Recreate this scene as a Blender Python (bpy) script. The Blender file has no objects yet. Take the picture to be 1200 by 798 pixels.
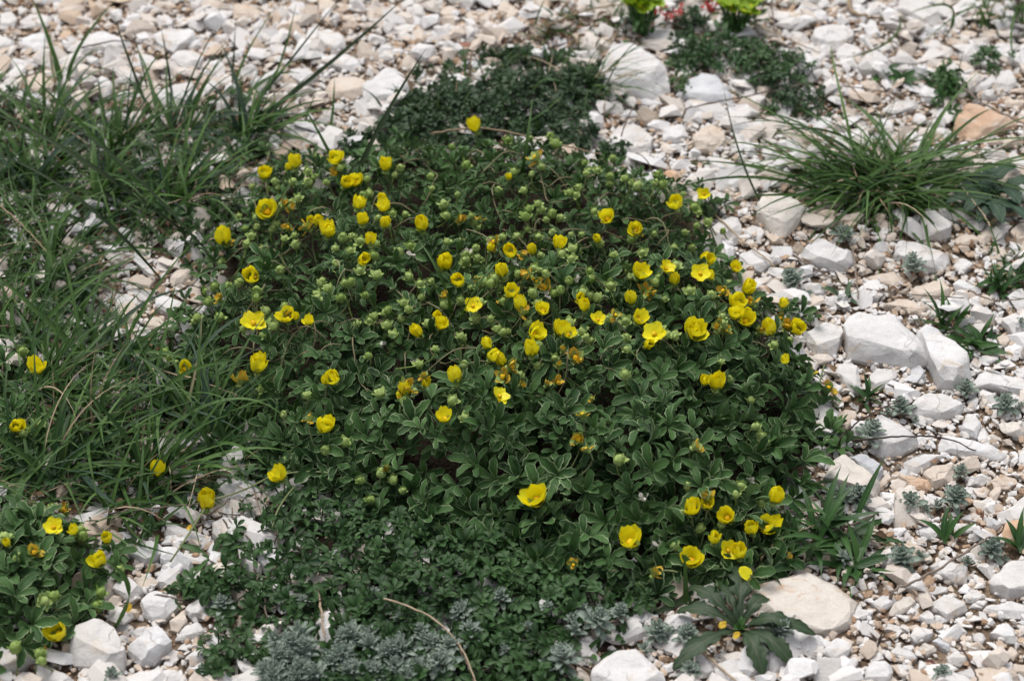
import bpy, bmesh, math, random
import numpy as np
from mathutils import Vector, Matrix, noise as mnoise

random.seed(11)
rng = np.random.default_rng(11)
S = bpy.context.scene
COL = S.collection
MM = 0.001

# ------------------------------------------------------------------ camera
PITCH = math.radians(40.0)
LENS = 70.0
DIST = 0.90
AIM = Vector((0.0, 0.0, 0.012))
FWD = Vector((0, math.cos(PITCH), -math.sin(PITCH)))
UPV = Vector((0, math.sin(PITCH), math.cos(PITCH)))
CAMP = AIM - FWD * DIST
TANH = 18.0 / LENS


def unproj(px, py, z):
    """ground position (x, y) seen at photo pixel (1200 x 798) on the level z"""
    u = (px - 600.0) / 600.0 * TANH
    v = (399.0 - py) / 600.0 * TANH
    dx, dy, dz = u, FWD.y + v * UPV.y, FWD.z + v * UPV.z
    s = (z - CAMP.z) / dz
    return CAMP.x + dx * s, CAMP.y + dy * s


def proj(x, y, z):
    dx, dy, dz = x - CAMP.x, y - CAMP.y, z - CAMP.z
    d = dy * FWD.y + dz * FWD.z
    v = dy * UPV.y + dz * UPV.z
    return 600 + dx / d / TANH * 600, 399 - v / d / TANH * 600


# ------------------------------------------------------------------ fields
def vnoise(x, y, scale, seed=0):
    x = np.asarray(x, float) / scale + seed * 17.13
    y = np.asarray(y, float) / scale + seed * 9.71
    xi, yi = np.floor(x).astype(np.int64), np.floor(y).astype(np.int64)
    fx, fy = x - xi, y - yi
    fx, fy = fx * fx * (3 - 2 * fx), fy * fy * (3 - 2 * fy)

    def h(a, b):
        n = (a * 374761393 + b * 668265263 + seed * 1442695) & 0xFFFFFFFF
        n = ((n ^ (n >> 13)) * 1274126177) & 0xFFFFFFFF
        n = n ^ (n >> 16)
        return (n & 0xFFFF) / 65535.0

    a = h(xi, yi) * (1 - fx) + h(xi + 1, yi) * fx
    b = h(xi, yi + 1) * (1 - fx) + h(xi + 1, yi + 1) * fx
    return (a * (1 - fy) + b * fy) * 2 - 1


def G(x, y):
    """ground level"""
    return 0.0035 * vnoise(x, y, 0.11, 1) + 0.0015 * vnoise(x, y, 0.04, 2)


def ground_at(px, py, h=0.0):
    z = h
    for _ in range(4):
        x, y = unproj(px, py, z)
        z = float(G(x, y)) + h
    return x, y, z


def poly_world(pts, z=0.0):
    return np.array([unproj(p[0], p[1], z) for p in pts])


def inside(poly, x, y):
    x, y = np.asarray(x, float), np.asarray(y, float)
    r = np.zeros(x.shape, bool)
    n = len(poly)
    for i in range(n):
        x0, y0 = poly[i]
        x1, y1 = poly[(i + 1) % n]
        c = (y0 > y) != (y1 > y)
        with np.errstate(divide='ignore', invalid='ignore'):
            xx = (x1 - x0) * (y - y0) / (y1 - y0) + x0
        r ^= c & (x < xx)
    return r


def edge_dist(poly, x, y):
    x, y = np.asarray(x, float), np.asarray(y, float)
    d = np.full(x.shape, 9.0)
    n = len(poly)
    for i in range(n):
        a, b = poly[i], poly[(i + 1) % n]
        ab = b - a
        t = np.clip(((x - a[0]) * ab[0] + (y - a[1]) * ab[1]) / (ab @ ab + 1e-12), 0, 1)
        d = np.minimum(d, np.hypot(x - a[0] - t * ab[0], y - a[1] - t * ab[1]))
    return d


def prs(s):
    v = [float(t) for t in s.split()]
    return list(zip(v[0::2], v[1::2]))


MAT_PX = prs("285 205 340 192 400 190 450 170 560 166 640 172 720 195 790 212 830 245 838 305 895 350 930 392 965 455 970 510 945 555 915 580 895 640 860 662 800 665 700 662 600 642 520 612 420 574 330 552 285 520 250 470 205 425 195 370 235 330 245 275")
MAT = poly_world(MAT_PX, 0.012)
SIDE_PX = prs("-70 600 30 603 75 612 130 632 138 665 115 705 70 745 20 770 -70 775")
SIDE = poly_world(SIDE_PX, 0.006)
FAR_PX = prs("-40 410 45 425 60 460 50 500 30 525 -40 520")
FAR = poly_world(FAR_PX, 0.006)
LOW_PX = prs("255 600 330 560 420 570 560 605 700 640 790 668 800 690 745 705 720 735 690 760 690 900 300 900 330 770 350 735 300 700 262 690")
LOW = poly_world(LOW_PX, 0.004)
TOP_PX = prs("418 175 440 142 478 120 500 108 560 84 600 66 660 72 700 90 718 112 700 150 712 185 640 172 560 166 470 172")
TOP = poly_world(TOP_PX, 0.004)
GRASS_PX = prs("-160 118 30 118 90 135 150 142 235 132 290 112 330 150 318 190 280 215 245 275 225 315 150 300 105 320 95 370 120 430 190 450 245 470 300 520 325 560 255 585 160 640 60 600 -160 620")
GRASS = poly_world(GRASS_PX, 0.0)


def M(x, y):
    """canopy height of the big cushion above the ground"""
    d = edge_dist(MAT, x, y) * np.where(inside(MAT, x, y), 1, -1)
    t = np.clip((d + 0.006) / 0.055, 0, 1)
    h = 0.006 + 0.026 * (t * t * (3 - 2 * t)) + 0.0075 * vnoise(x, y, 0.035, 5) * t + 0.006 * vnoise(x, y, 0.017, 6)
    return np.where(d > -0.02, np.maximum(h, 0.003), 0.003)


def dome(poly, top, ramp, seed):
    def f(x, y):
        d = edge_dist(poly, x, y) * np.where(inside(poly, x, y), 1, -1)
        t = np.clip((d + 0.004) / ramp, 0, 1)
        return 0.003 + top * t * (2 - t) + 0.2 * top * vnoise(x, y, 0.02, seed)
    return f


SIDE_H = dome(SIDE, 0.016, 0.03, 8)
FAR_H = dome(FAR, 0.012, 0.02, 9)
LOW_H = dome(LOW, 0.009, 0.03, 10)
TOP_H = dome(TOP, 0.008, 0.03, 12)


def on_canopy(px, py, H, lift):
    z = 0.02
    for _ in range(14):
        x, y = unproj(px, py, z)
        z = 0.5 * z + 0.5 * (float(G(x, y)) + float(H(np.array([x]), np.array([y]))[0]) + lift)
    return Vector((x, y, z))


# ------------------------------------------------------------------ mesh helpers
def new_mesh(name, V, Q=None, T=None, uv=None, tone=None, mat=None, smooth=True):
    V = np.asarray(V, np.float32)
    Q = np.zeros((0, 4), np.int32) if Q is None else np.asarray(Q, np.int32).reshape(-1, 4)
    T = np.zeros((0, 3), np.int32) if T is None else np.asarray(T, np.int32).reshape(-1, 3)
    me = bpy.data.meshes.new(name)
    me.vertices.add(len(V))
    me.vertices.foreach_set('co', V.ravel())
    me.loops.add(Q.size + T.size)
    me.loops.foreach_set('vertex_index', np.concatenate([Q.ravel(), T.ravel()]))
    me.polygons.add(len(Q) + len(T))
    starts = np.concatenate([np.arange(len(Q)) * 4, Q.size + np.arange(len(T)) * 3]).astype(np.int32)
    me.polygons.foreach_set('loop_start', starts)
    me.polygons.foreach_set('use_smooth', np.full(len(Q) + len(T), smooth, bool))
    if uv is not None:
        a = me.attributes.new('uvp', 'FLOAT_VECTOR', 'POINT')
        u3 = np.zeros((len(V), 3), np.float32)
        u3[:, :2] = uv
        a.data.foreach_set('vector', u3.ravel())
    if tone is not None:
        a = me.attributes.new('tone', 'FLOAT', 'POINT')
        a.data.foreach_set('value', np.broadcast_to(np.asarray(tone, np.float32), (len(V),)).copy())
    me.update(calc_edges=True)
    me.validate()
    if mat:
        me.materials.append(mat)
    return me


class Proto:
    def __init__(self, V, Q=None, T=None, uv=None, tone=0.5):
        self.V = np.asarray(V, float)
        self.Q = np.zeros((0, 4), int) if Q is None else np.asarray(Q, int).reshape(-1, 4)
        self.T = np.zeros((0, 3), int) if T is None else np.asarray(T, int).reshape(-1, 3)
        self.uv = np.zeros((len(self.V), 2)) if uv is None else np.asarray(uv, float)
        self.tone = np.broadcast_to(np.asarray(tone, float), (len(self.V),)).copy()

    def moved(self, m, dtone=0.0):
        R = np.array(m)[:3, :3]
        t = np.array(m)[:3, 3]
        return Proto(self.V @ R.T + t, self.Q, self.T, self.uv, self.tone + dtone)

    def mesh(self, name, mat, smooth=True):
        return new_mesh(name, self.V, self.Q, self.T, self.uv, self.tone, mat, smooth)


def join(ps):
    V, Q, T, U, N = [], [], [], [], []
    o = 0
    for p in ps:
        V.append(p.V); Q.append(p.Q + o); T.append(p.T + o); U.append(p.uv); N.append(p.tone)
        o += len(p.V)
    return Proto(np.concatenate(V), np.concatenate(Q), np.concatenate(T), np.concatenate(U), np.concatenate(N))


def grid_quads(n, c):
    i = np.arange(n - 1)[:, None] * c + np.arange(c - 1)[None, :]
    i = i.ravel()
    return np.stack([i, i + c, i + c + 1, i + 1], 1)


def ribbon(spine, side, nrm, half, cols, fold=0.0, tone=0.5, wob=None):
    """a strip along a spine: rows x cols, folded up along the middle"""
    spine, side, nrm, half = map(np.asarray, (spine, side, nrm, half))
    n, c = len(spine), len(cols)
    cc = np.asarray(cols)
    V = spine[:, None, :] + side[:, None, :] * (half[:, None] * cc[None, :])[..., None] + nrm[:, None, :] * (half[:, None] * fold * np.abs(cc)[None, :])[..., None]
    t = np.linspace(0, 1, n)
    uv = np.stack([np.broadcast_to(cc[None, :], (n, c)), np.broadcast_to(t[:, None], (n, c))], -1)
    return Proto(V.reshape(-1, 3), grid_quads(n, c), None, uv.reshape(-1, 2), tone)


def tube(pts, rad, sides=5, tone=0.5):
    pts = np.asarray(pts, float)
    n = len(pts)
    rad = np.broadcast_to(np.asarray(rad, float), (n,))
    tg = np.gradient(pts, axis=0)
    tg /= np.linalg.norm(tg, axis=1)[:, None] + 1e-12
    ref = np.array([0.31, 0.22, 0.93]) if abs(tg[0] @ np.array([0.31, 0.22, 0.93])) < 0.9 else np.array([1.0, 0, 0])
    a = np.cross(tg, ref); a /= np.linalg.norm(a, axis=1)[:, None] + 1e-12
    b = np.cross(tg, a)
    ph = np.arange(sides) / sides * 2 * math.pi
    V = pts[:, None, :] + rad[:, None, None] * (a[:, None, :] * np.cos(ph)[None, :, None] + b[:, None, :] * np.sin(ph)[None, :, None])
    Q = []
    for i in range(n - 1):
        for j in range(sides):
            k = (j + 1) % sides
            Q.append((i * sides + j, i * sides + k, (i + 1) * sides + k, (i + 1) * sides + j))
    V = V.reshape(-1, 3)
    c0 = [tuple(range(sides))]
    V = np.concatenate([V, pts[:1], pts[-1:]])
    T = []
    for j in range(sides):
        k = (j + 1) % sides
        T.append((len(V) - 2, k, j))
        T.append((len(V) - 1, (n - 1) * sides + j, (n - 1) * sides + k))
    t = np.concatenate([np.repeat(np.linspace(0, 1, n), sides), [0, 1]])
    return Proto(V, Q, T, np.stack([np.zeros_like(t), t], 1), tone)


def bez(p0, p1, p2, n):
    t = np.linspace(0, 1, n)[:, None]
    p0, p1, p2 = map(lambda p: np.asarray(p, float), (p0, p1, p2))
    return (1 - t) ** 2 * p0 + 2 * t * (1 - t) * p1 + t * t * p2


def link(name, me, parent=None, loc=None, mat4=None):
    o = bpy.data.objects.new(name, me)
    COL.objects.link(o)
    if parent is not None:
        o.parent = parent
    if mat4 is not None:
        o.matrix_local = mat4
    elif loc is not None:
        o.location = loc
    return o


def tag(o, label=None, cat=None, group=None, kind=None):
    if label: o['label'] = label
    if cat: o['category'] = cat
    if group: o['group'] = group
    if kind: o['kind'] = kind
    return o


def root(name, loc, label, cat, group=None):
    return tag(link(name, None, None, loc), label, cat, group)


def local(p, o):
    """a Proto in world space made local to the (unrotated) thing o"""
    q = Proto(p.V - np.array(o.location), p.Q, p.T, p.uv, p.tone)
    return q


def frame(normal, spin, loc, scale=1.0):
    q = Vector((0, 0, 1)).rotation_difference(Vector(normal).normalized()).to_matrix().to_4x4()
    return Matrix.Translation(loc) @ q @ Matrix.Rotation(spin, 4, 'Z') @ Matrix.Scale(scale, 4)


# ------------------------------------------------------------------ materials
def mat_base(name):
    m = bpy.data.materials.new(name)
    m.use_nodes = True
    nt = m.node_tree
    for n in list(nt.nodes):
        nt.nodes.remove(n)
    out = nt.nodes.new('ShaderNodeOutputMaterial')
    bs = nt.nodes.new('ShaderNodeBsdfPrincipled')
    nt.links.new(bs.outputs[0], out.inputs[0])
    return m, nt, bs, out


class NT:
    def __init__(self, nt):
        self.nt = nt

    def n(self, t, **kw):
        nd = self.nt.nodes.new(t)
        for k, v in kw.items():
            setattr(nd, k, v)
        return nd

    def l(self, a, b):
        self.nt.links.new(a, b)

    def val(self, x, sock):
        if hasattr(x, 'is_linked') or hasattr(x, 'links'):
            self.l(x, sock)
        else:
            sock.default_value = x

    def math(self, op, a, b=0.0, clamp=False):
        nd = self.n('ShaderNodeMath', operation=op, use_clamp=clamp)
        self.val(a, nd.inputs[0]); self.val(b, nd.inputs[1])
        return nd.outputs[0]

    def mix(self, f, a, b, mode='MIX'):
        nd = self.n('ShaderNodeMix', data_type='RGBA', blend_type=mode)
        self.val(f, nd.inputs['Factor'])
        for x, s in ((a, nd.inputs[6]), (b, nd.inputs[7])):
            if isinstance(x, tuple):
                s.default_value = (*x, 1)
            else:
                self.l(x, s)
        return nd.outputs[2]

    def ramp(self, f, stops, interp='LINEAR'):
        nd = self.n('ShaderNodeValToRGB')
        cr = nd.color_ramp
        cr.interpolation = interp
        while len(cr.elements) < len(stops):
            cr.elements.new(0.5)
        for e, (p, c) in zip(cr.elements, stops):
            e.position = p
            e.color = (*c, 1) if isinstance(c, tuple) else (c, c, c, 1)
        self.l(f, nd.inputs[0])
        return nd.outputs[0]

    def smooth(self, x, a, b):
        nd = self.n('ShaderNodeMapRange', interpolation_type='SMOOTHSTEP')
        self.l(x, nd.inputs[0])
        nd.inputs[1].default_value = a; nd.inputs[2].default_value = b
        return nd.outputs[0]

    def noise(self, scale, detail=3, rough=0.55, dist=0.0, vec=None):
        nd = self.n('ShaderNodeTexNoise')
        nd.inputs['Scale'].default_value = scale
        nd.inputs['Detail'].default_value = detail
        nd.inputs['Roughness'].default_value = rough
        nd.inputs['Distortion'].default_value = dist
        self.l(vec if vec is not None else self.pos(), nd.inputs['Vector'])
        return nd.outputs[0]

    def pos(self):
        if not hasattr(self, '_p'):
            self._p = self.n('ShaderNodeNewGeometry')
        return self._p.outputs['Position']

    def attr(self, name):
        nd = self.n('ShaderNodeAttribute')
        nd.attribute_name = name
        return nd

    def rnd(self):
        return self.n('ShaderNodeObjectInfo').outputs['Random']

    def bump(self, h, strength, dist, bs):
        nd = self.n('ShaderNodeBump')
        nd.inputs['Strength'].default_value = strength
        nd.inputs['Distance'].default_value = dist
        self.l(h, nd.inputs['Height'])
        self.l(nd.outputs[0], bs.inputs['Normal'])


def leaf_material(name, dark, light, edge=None, back=None, edge_at=(0.72, 0.9), vein=0.25, rough=0.5, spec=0.35, trans=0.12, bump=0.25, fuzz=0.0, vein_col=None, sheen=0.0):
    m, nt, bs, out = mat_base(name)
    k = NT(nt)
    u = k.attr('uvp')
    sep = k.n('ShaderNodeSeparateXYZ')
    k.l(u.outputs['Vector'], sep.inputs[0])
    ax = k.math('ABSOLUTE', sep.outputs[0])
    tone = k.attr('tone').outputs['Fac']
    t = k.math('ADD', tone, k.math('MULTIPLY', k.math('SUBTRACT', k.rnd(), 0.5), 0.25))
    n1 = k.noise(700, 3)
    t = k.math('ADD', t, k.math('MULTIPLY', k.math('SUBTRACT', k.noise(48, 3), 0.5), 0.9))
    t = k.math('ADD', t, k.math('MULTIPLY', k.math('SUBTRACT', n1, 0.5), 0.5), True)
    col = k.mix(t, dark, light)
    vf = k.math('MULTIPLY', k.math('SUBTRACT', 1.0, k.smooth(ax, 0.0, 0.13)), vein)
    col = k.mix(vf, col, vein_col or tuple(min(1, c * 2.2 + 0.03) for c in light))
    if edge:
        e = k.smooth(ax, *edge_at)
        e = k.math('MULTIPLY', e, k.math('ADD', 0.35, k.math('MULTIPLY', n1, 0.9)), True)
        e = k.math('MULTIPLY', e, k.math('ADD', 0.25, k.smooth(k.noise(75, 2, 0.5), 0.35, 0.7)), True)
        col = k.mix(e, col, edge)
    if back:
        g = k.n('ShaderNodeNewGeometry')
        col = k.mix(g.outputs['Backfacing'], col, back)
    if fuzz:
        col = k.mix(k.math('MULTIPLY', k.smooth(k.noise(2600, 2, 0.7), 0.5, 0.75), fuzz), col, tuple(min(1, c * 1.9 + 0.05) for c in light))
    k.l(col, bs.inputs['Base Color'])
    bs.inputs['Roughness'].default_value = rough
    bs.inputs['Specular IOR Level'].default_value = spec
    bs.inputs['Sheen Weight'].default_value = sheen
    bs.inputs['Sheen Roughness'].default_value = 0.35
    if bump:
        st = k.math('SINE', k.math('MULTIPLY', k.math('ADD', sep.outputs[1], k.math('MULTIPLY', ax, -0.35)), 42.0))
        hgt = k.math('ADD', k.math('MULTIPLY', st, 0.35), k.math('ADD', n1, k.math('MULTIPLY', ax, 0.8)))
        k.bump(hgt, bump, 0.0004, bs)
    if trans:
        tr = k.n('ShaderNodeBsdfTranslucent')
        k.l(k.mix(1.0, col, (1.0, 1.15, 0.5), 'MULTIPLY'), tr.inputs[0])
        mx = k.n('ShaderNodeMixShader')
        mx.inputs[0].default_value = trans
        k.l(bs.outputs[0], mx.inputs[1]); k.l(tr.outputs[0], mx.inputs[2]); k.l(mx.outputs[0], out.inputs[0])
    return m


def plain_material(name, a, b, rough=0.6, scale=600, spec=0.3, bump=0.3, use_tone=True, trans=0.0, along=None):
    m, nt, bs, out = mat_base(name)
    k = NT(nt)
    n1 = k.noise(scale, 4, 0.6)
    t = k.math('ADD', k.math('MULTIPLY', n1, 0.6), k.math('MULTIPLY', k.rnd(), 0.3))
    if use_tone:
        t = k.math('ADD', t, k.math('SUBTRACT', k.attr('tone').outputs['Fac'], 0.5), True)
    col = k.mix(k.smooth(t, 0.15, 0.8), a, b)
    if along:
        sep = k.n('ShaderNodeSeparateXYZ')
        k.l(k.attr('uvp').outputs['Vector'], sep.inputs[0])
        col = k.mix(k.smooth(sep.outputs[1], along[0], along[1]), col, along[2])
    k.l(col, bs.inputs['Base Color'])
    bs.inputs['Roughness'].default_value = rough
    bs.inputs['Specular IOR Level'].default_value = spec
    if bump:
        k.bump(n1, bump, 0.0004, bs)
    if trans:
        tr = k.n('ShaderNodeBsdfTranslucent')
        k.l(col, tr.inputs[0])
        mx = k.n('ShaderNodeMixShader')
        mx.inputs[0].default_value = trans
        k.l(bs.outputs[0], mx.inputs[1]); k.l(tr.outputs[0], mx.inputs[2]); k.l(mx.outputs[0], out.inputs[0])
    return m


def stone_material(name, a, b, stain, stain_amt, speck=0.75, tone=False, rough=0.85):
    m, nt, bs, out = mat_base(name)
    k = NT(nt)
    col = k.mix(k.smooth(k.noise(55, 4, 0.6, 0.4), 0.3, 0.72), a, b)
    col = k.mix(k.math('MULTIPLY', k.math('SUBTRACT', k.rnd(), 0.25), 0.45, True), col, (0.58, 0.52, 0.46))
    st = k.smooth(k.noise(85, 5, 0.65, 0.8), 0.66 - 0.26 * stain_amt, 0.8 - 0.2 * stain_amt)
    col = k.mix(k.math('MULTIPLY', st, 0.75), col, stain)
    fine = k.noise(900, 5, 0.7)
    col = k.mix(k.math('MULTIPLY', k.smooth(fine, 0.35, 0.7), 0.25), col, tuple(c * 0.72 for c in b))
    sp = k.math('MULTIPLY', k.smooth(k.noise(1900, 2, 0.5), 0.69, 0.75), k.smooth(k.noise(130, 3, 0.6), 0.5, 0.62))
    col = k.mix(k.math('MULTIPLY', sp, speck), col, (0.10, 0.09, 0.085))
    # hairline cracks
    ck = k.n('ShaderNodeTexVoronoi', feature='DISTANCE_TO_EDGE')
    ck.inputs['Scale'].default_value = 62
    wob = k.n('ShaderNodeTexNoise'); wob.inputs['Scale'].default_value = 90; wob.inputs['Detail'].default_value = 4
    k.l(k.pos(), wob.inputs['Vector'])
    va = k.n('ShaderNodeVectorMath', operation='MULTIPLY_ADD')
    k.l(wob.outputs['Color'], va.inputs[0]); va.inputs[1].default_value = (0.014, 0.014, 0.014); k.l(k.pos(), va.inputs[2])
    k.l(va.outputs[0], ck.inputs['Vector'])
    crack = k.math('MULTIPLY', k.math('SUBTRACT', 1.0, k.smooth(ck.outputs['Distance'], 0.004, 0.016)), k.smooth(k.noise(48, 2, 0.5), 0.5, 0.62))
    col = k.mix(k.math('MULTIPLY', crack, 0.45), col, (0.34, 0.26, 0.19))
    k.l(col, bs.inputs['Base Color'])
    bs.inputs['Roughness'].default_value = rough
    bs.inputs['Specular IOR Level'].default_value = 0.25
    h = k.math('ADD', k.math('MULTIPLY', k.noise(260, 5, 0.6), 1.0), k.math('MULTIPLY', fine, 0.35))
    h = k.math('SUBTRACT', k.math('ADD', h, k.math('MULTIPLY', k.noise(110, 3, 0.5), 1.2)), k.math('MULTIPLY', crack, 0.8))
    k.bump(h, 0.6, 0.0013, bs)
    return m


MT = {}
MT['stone_w'] = stone_material('white_limestone', (0.70, 0.69, 0.69), (0.62, 0.60, 0.585), (0.54, 0.43, 0.32), 0.42)
MT['stone_c'] = stone_material('cream_limestone', (0.64, 0.565, 0.49), (0.58, 0.475, 0.385), (0.50, 0.33, 0.21), 0.45, 0.3)
MT['stone_o'] = stone_material('ochre_stained_limestone', (0.60, 0.46, 0.34), (0.57, 0.34, 0.20), (0.62, 0.60, 0.57), 0.35, 0.3)
MT['stone_p'] = stone_material('rust_patched_limestone', (0.66, 0.62, 0.57), (0.62, 0.55, 0.48), (0.48, 0.25, 0.10), 0.42, 0.3)
MT['stone_g'] = stone_material('grey_limestone', (0.62, 0.62, 0.63), (0.50, 0.51, 0.53), (0.30, 0.32, 0.34), 0.4, 0.8)
MT['stone_b'] = stone_material('brown_pitted_stone', (0.40, 0.34, 0.27), (0.30, 0.245, 0.19), (0.18, 0.14, 0.10), 0.6, 1.0)
MT['stone_r'] = stone_material('red_stone', (0.30, 0.09, 0.045), (0.24, 0.07, 0.04), (0.16, 0.05, 0.03), 0.4, 0.3)
MT['stone_m'] = stone_material('maroon_stone', (0.12, 0.045, 0.04), (0.09, 0.035, 0.035), (0.2, 0.1, 0.08), 0.2, 0.2)


def gravel_material():
    m, nt, bs, out = mat_base('mixed_limestone_gravel')
    k = NT(nt)
    tone = k.attr('tone').outputs['Fac']
    col = k.ramp(tone, [(0.0, (0.22, 0.12, 0.07)), (0.10, (0.40, 0.26, 0.165)), (0.28, (0.54, 0.42, 0.32)), (0.5, (0.62, 0.55, 0.485)), (0.7, (0.66, 0.63, 0.605)), (1.0, (0.70, 0.69, 0.69))])
    st = k.smooth(k.noise(120, 4, 0.6, 0.5), 0.55, 0.75)
    col = k.mix(k.math('MULTIPLY', st, 0.4), col, (0.50, 0.35, 0.24))
    fine = k.noise(1100, 4, 0.7)
    col = k.mix(k.math('MULTIPLY', k.smooth(fine, 0.4, 0.75), 0.25), col, (0.36, 0.29, 0.23))
    k.l(col, bs.inputs['Base Color'])
    bs.inputs['Roughness'].default_value = 0.88
    bs.inputs['Specular IOR Level'].default_value = 0.2
    k.bump(k.math('ADD', fine, k.noise(320, 4)), 0.45, 0.0007, bs)
    return m


MT['gravel'] = gravel_material()


def ground_material():
    m, nt, bs, out = mat_base('gritty_brown_soil')
    k = NT(nt)
    col = k.mix(k.smooth(k.noise(45, 5, 0.6), 0.35, 0.7), (0.17, 0.115, 0.078), (0.32, 0.24, 0.17))
    v = k.n('ShaderNodeTexVoronoi')
    v.inputs['Scale'].default_value = 420
    k.l(k.pos(), v.inputs['Vector'])
    vc = k.n('ShaderNodeSeparateColor')
    k.l(v.outputs['Color'], vc.inputs[0])
    grit = k.ramp(vc.outputs[0], [(0, (0.14, 0.085, 0.05)), (0.35, (0.30, 0.20, 0.13)), (0.7, (0.45, 0.34, 0.25)), (1, (0.6, 0.53, 0.46))])
    near = k.math('SUBTRACT', 1.0, k.smooth(v.outputs['Distance'], 0.25, 0.5))
    col = k.mix(k.math('MULTIPLY', near, 0.8), col, grit)
    hum_shade = k.attr('humus_shade').outputs['Fac']
    col = k.mix(k.math('MULTIPLY', hum_shade, 0.9), col, (0.022, 0.016, 0.011))  # dark humus tone, with the shade beneath the mats painted in
    k.l(col, bs.inputs['Base Color'])
    bs.inputs['Roughness'].default_value = 0.95
    bs.inputs['Specular IOR Level'].default_value = 0.15
    h = k.math('ADD', k.math('MULTIPLY', near, 1.0), k.noise(900, 4, 0.7))
    k.bump(h, 0.9, 0.0016, bs)
    return m


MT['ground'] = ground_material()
MT['leaf'] = leaf_material('cinquefoil_leaf', (0.010, 0.036, 0.008), (0.078, 0.165, 0.046), edge=(0.36, 0.46, 0.25), back=(0.11, 0.18, 0.09), edge_at=(0.74, 0.96), vein=0.15, fuzz=0.08, spec=0.2, rough=0.55, sheen=0.12)
MT['creep'] = leaf_material('creeping_leaf', (0.009, 0.034, 0.008), (0.052, 0.120, 0.031), edge=(0.13, 0.22, 0.10), back=(0.08, 0.13, 0.07), edge_at=(0.82, 1.0), vein=0.2)
MT['creep_top'] = leaf_material('small_dark_leaf', (0.015, 0.040, 0.013), (0.046, 0.092, 0.034), edge=(0.10, 0.15, 0.10), back=(0.08, 0.11, 0.07), edge_at=(0.8, 1.0), vein=0.15)
MT['grass'] = leaf_material('grass_leaf', (0.013, 0.044, 0.010), (0.092, 0.172, 0.044), vein=0.12, rough=0.5, spec=0.22, trans=0.18, bump=0.0)
MT['grass_dark'] = leaf_material('dark_grass_stem', (0.013, 0.022, 0.011), (0.034, 0.055, 0.022), vein=0.1, rough=0.6, spec=0.12, trans=0.05, bump=0.0)
MT['straw'] = plain_material('dry_straw', (0.22, 0.15, 0.09), (0.46, 0.36, 0.25), 0.7, 500)
MT['twig'] = plain_material('grey_brown_twig', (0.10, 0.075, 0.058), (0.25, 0.20, 0.16), 0.8, 700)
MT['darktwig'] = plain_material('dark_twig', (0.035, 0.022, 0.02), (0.09, 0.06, 0.05), 0.7, 700)
MT['silver'] = leaf_material('felted_silver_leaf', (0.16, 0.21, 0.17), (0.33, 0.39, 0.325), edge=(0.46, 0.51, 0.45), edge_at=(0.7, 1.0), vein=0.0, rough=0.9, spec=0.1, trans=0.0, bump=0.15, fuzz=0.35)
MT['green'] = leaf_material('fresh_green_leaf', (0.018, 0.058, 0.014), (0.052, 0.125, 0.026), edge=(0.08, 0.16, 0.05), edge_at=(0.88, 1.0), vein=0.35, rough=0.42)
MT['dock'] = leaf_material('dark_toothed_leaf', (0.015, 0.036, 0.014), (0.042, 0.076, 0.032), edge=(0.045, 0.05, 0.04), edge_at=(0.9, 1.0), vein=0.5, rough=0.55, vein_col=(0.12, 0.11, 0.085))
MT['bluegreen'] = leaf_material('blue_green_leaf', (0.016, 0.042, 0.022), (0.042, 0.084, 0.046), edge=(0.08, 0.13, 0.09), edge_at=(0.85, 1.0), vein=0.4, rough=0.6)
MT['petal'] = plain_material('yellow_petal', (0.86, 0.74, 0.008), (0.95, 0.89, 0.030), 0.45, 300, 0.3, 0.1, trans=0.35, along=(0.16, 0.0, (0.84, 0.60, 0.005)))
MT['wilt'] = plain_material('faded_petal', (0.52, 0.30, 0.03), (0.74, 0.54, 0.06), 0.6, 500, 0.2, 0.4, trans=0.2)
MT['stamen'] = plain_material('orange_stamens', (0.66, 0.36, 0.01), (0.86, 0.62, 0.02), 0.6, 2500, 0.2, 0.8)
MT['calyx'] = plain_material('hairy_green_calyx', (0.19, 0.29, 0.065), (0.42, 0.52, 0.19), 0.75, 900, 0.2, 0.5, trans=0.1)
MT['stalk'] = plain_material('pale_green_stalk', (0.12, 0.15, 0.06), (0.24, 0.27, 0.13), 0.7, 400, 0.2, 0.0)
MT['stem'] = plain_material('trailing_stem', (0.15, 0.12, 0.07), (0.27, 0.25, 0.14), 0.7, 300, 0.2, 0.0)
MT['tuft_white'] = plain_material('white_fluff', (0.50, 0.46, 0.40), (0.72, 0.70, 0.64), 0.9, 900, 0.1, 0.4)
MT['spurge'] = leaf_material('yellow_green_bract', (0.13, 0.24, 0.008), (0.30, 0.43, 0.015), vein=0.1, rough=0.5, trans=0.2, bump=0.0)
MT['spurge_eye'] = plain_material('yellow_bract_eye', (0.55, 0.50, 0.01), (0.70, 0.60, 0.02), 0.5, 900, 0.2, 0.2)
MT['redleaf'] = leaf_material('red_leaf', (0.20, 0.008, 0.006), (0.40, 0.022, 0.014), vein=0.1, rough=0.45, bump=0.0)
MT['purple'] = leaf_material('reddish_leaf', (0.12, 0.05, 0.03), (0.22, 0.09, 0.05), vein=0.2, rough=0.5)
MT['litter'] = plain_material('dead_leaf', (0.10, 0.060, 0.038), (0.24, 0.155, 0.095), 0.8, 500, 0.2, 0.5)
MT['moss'] = plain_material('brown_moss', (0.06, 0.045, 0.018), (0.14, 0.10, 0.04), 0.9, 900, 0.1, 0.6)
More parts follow.
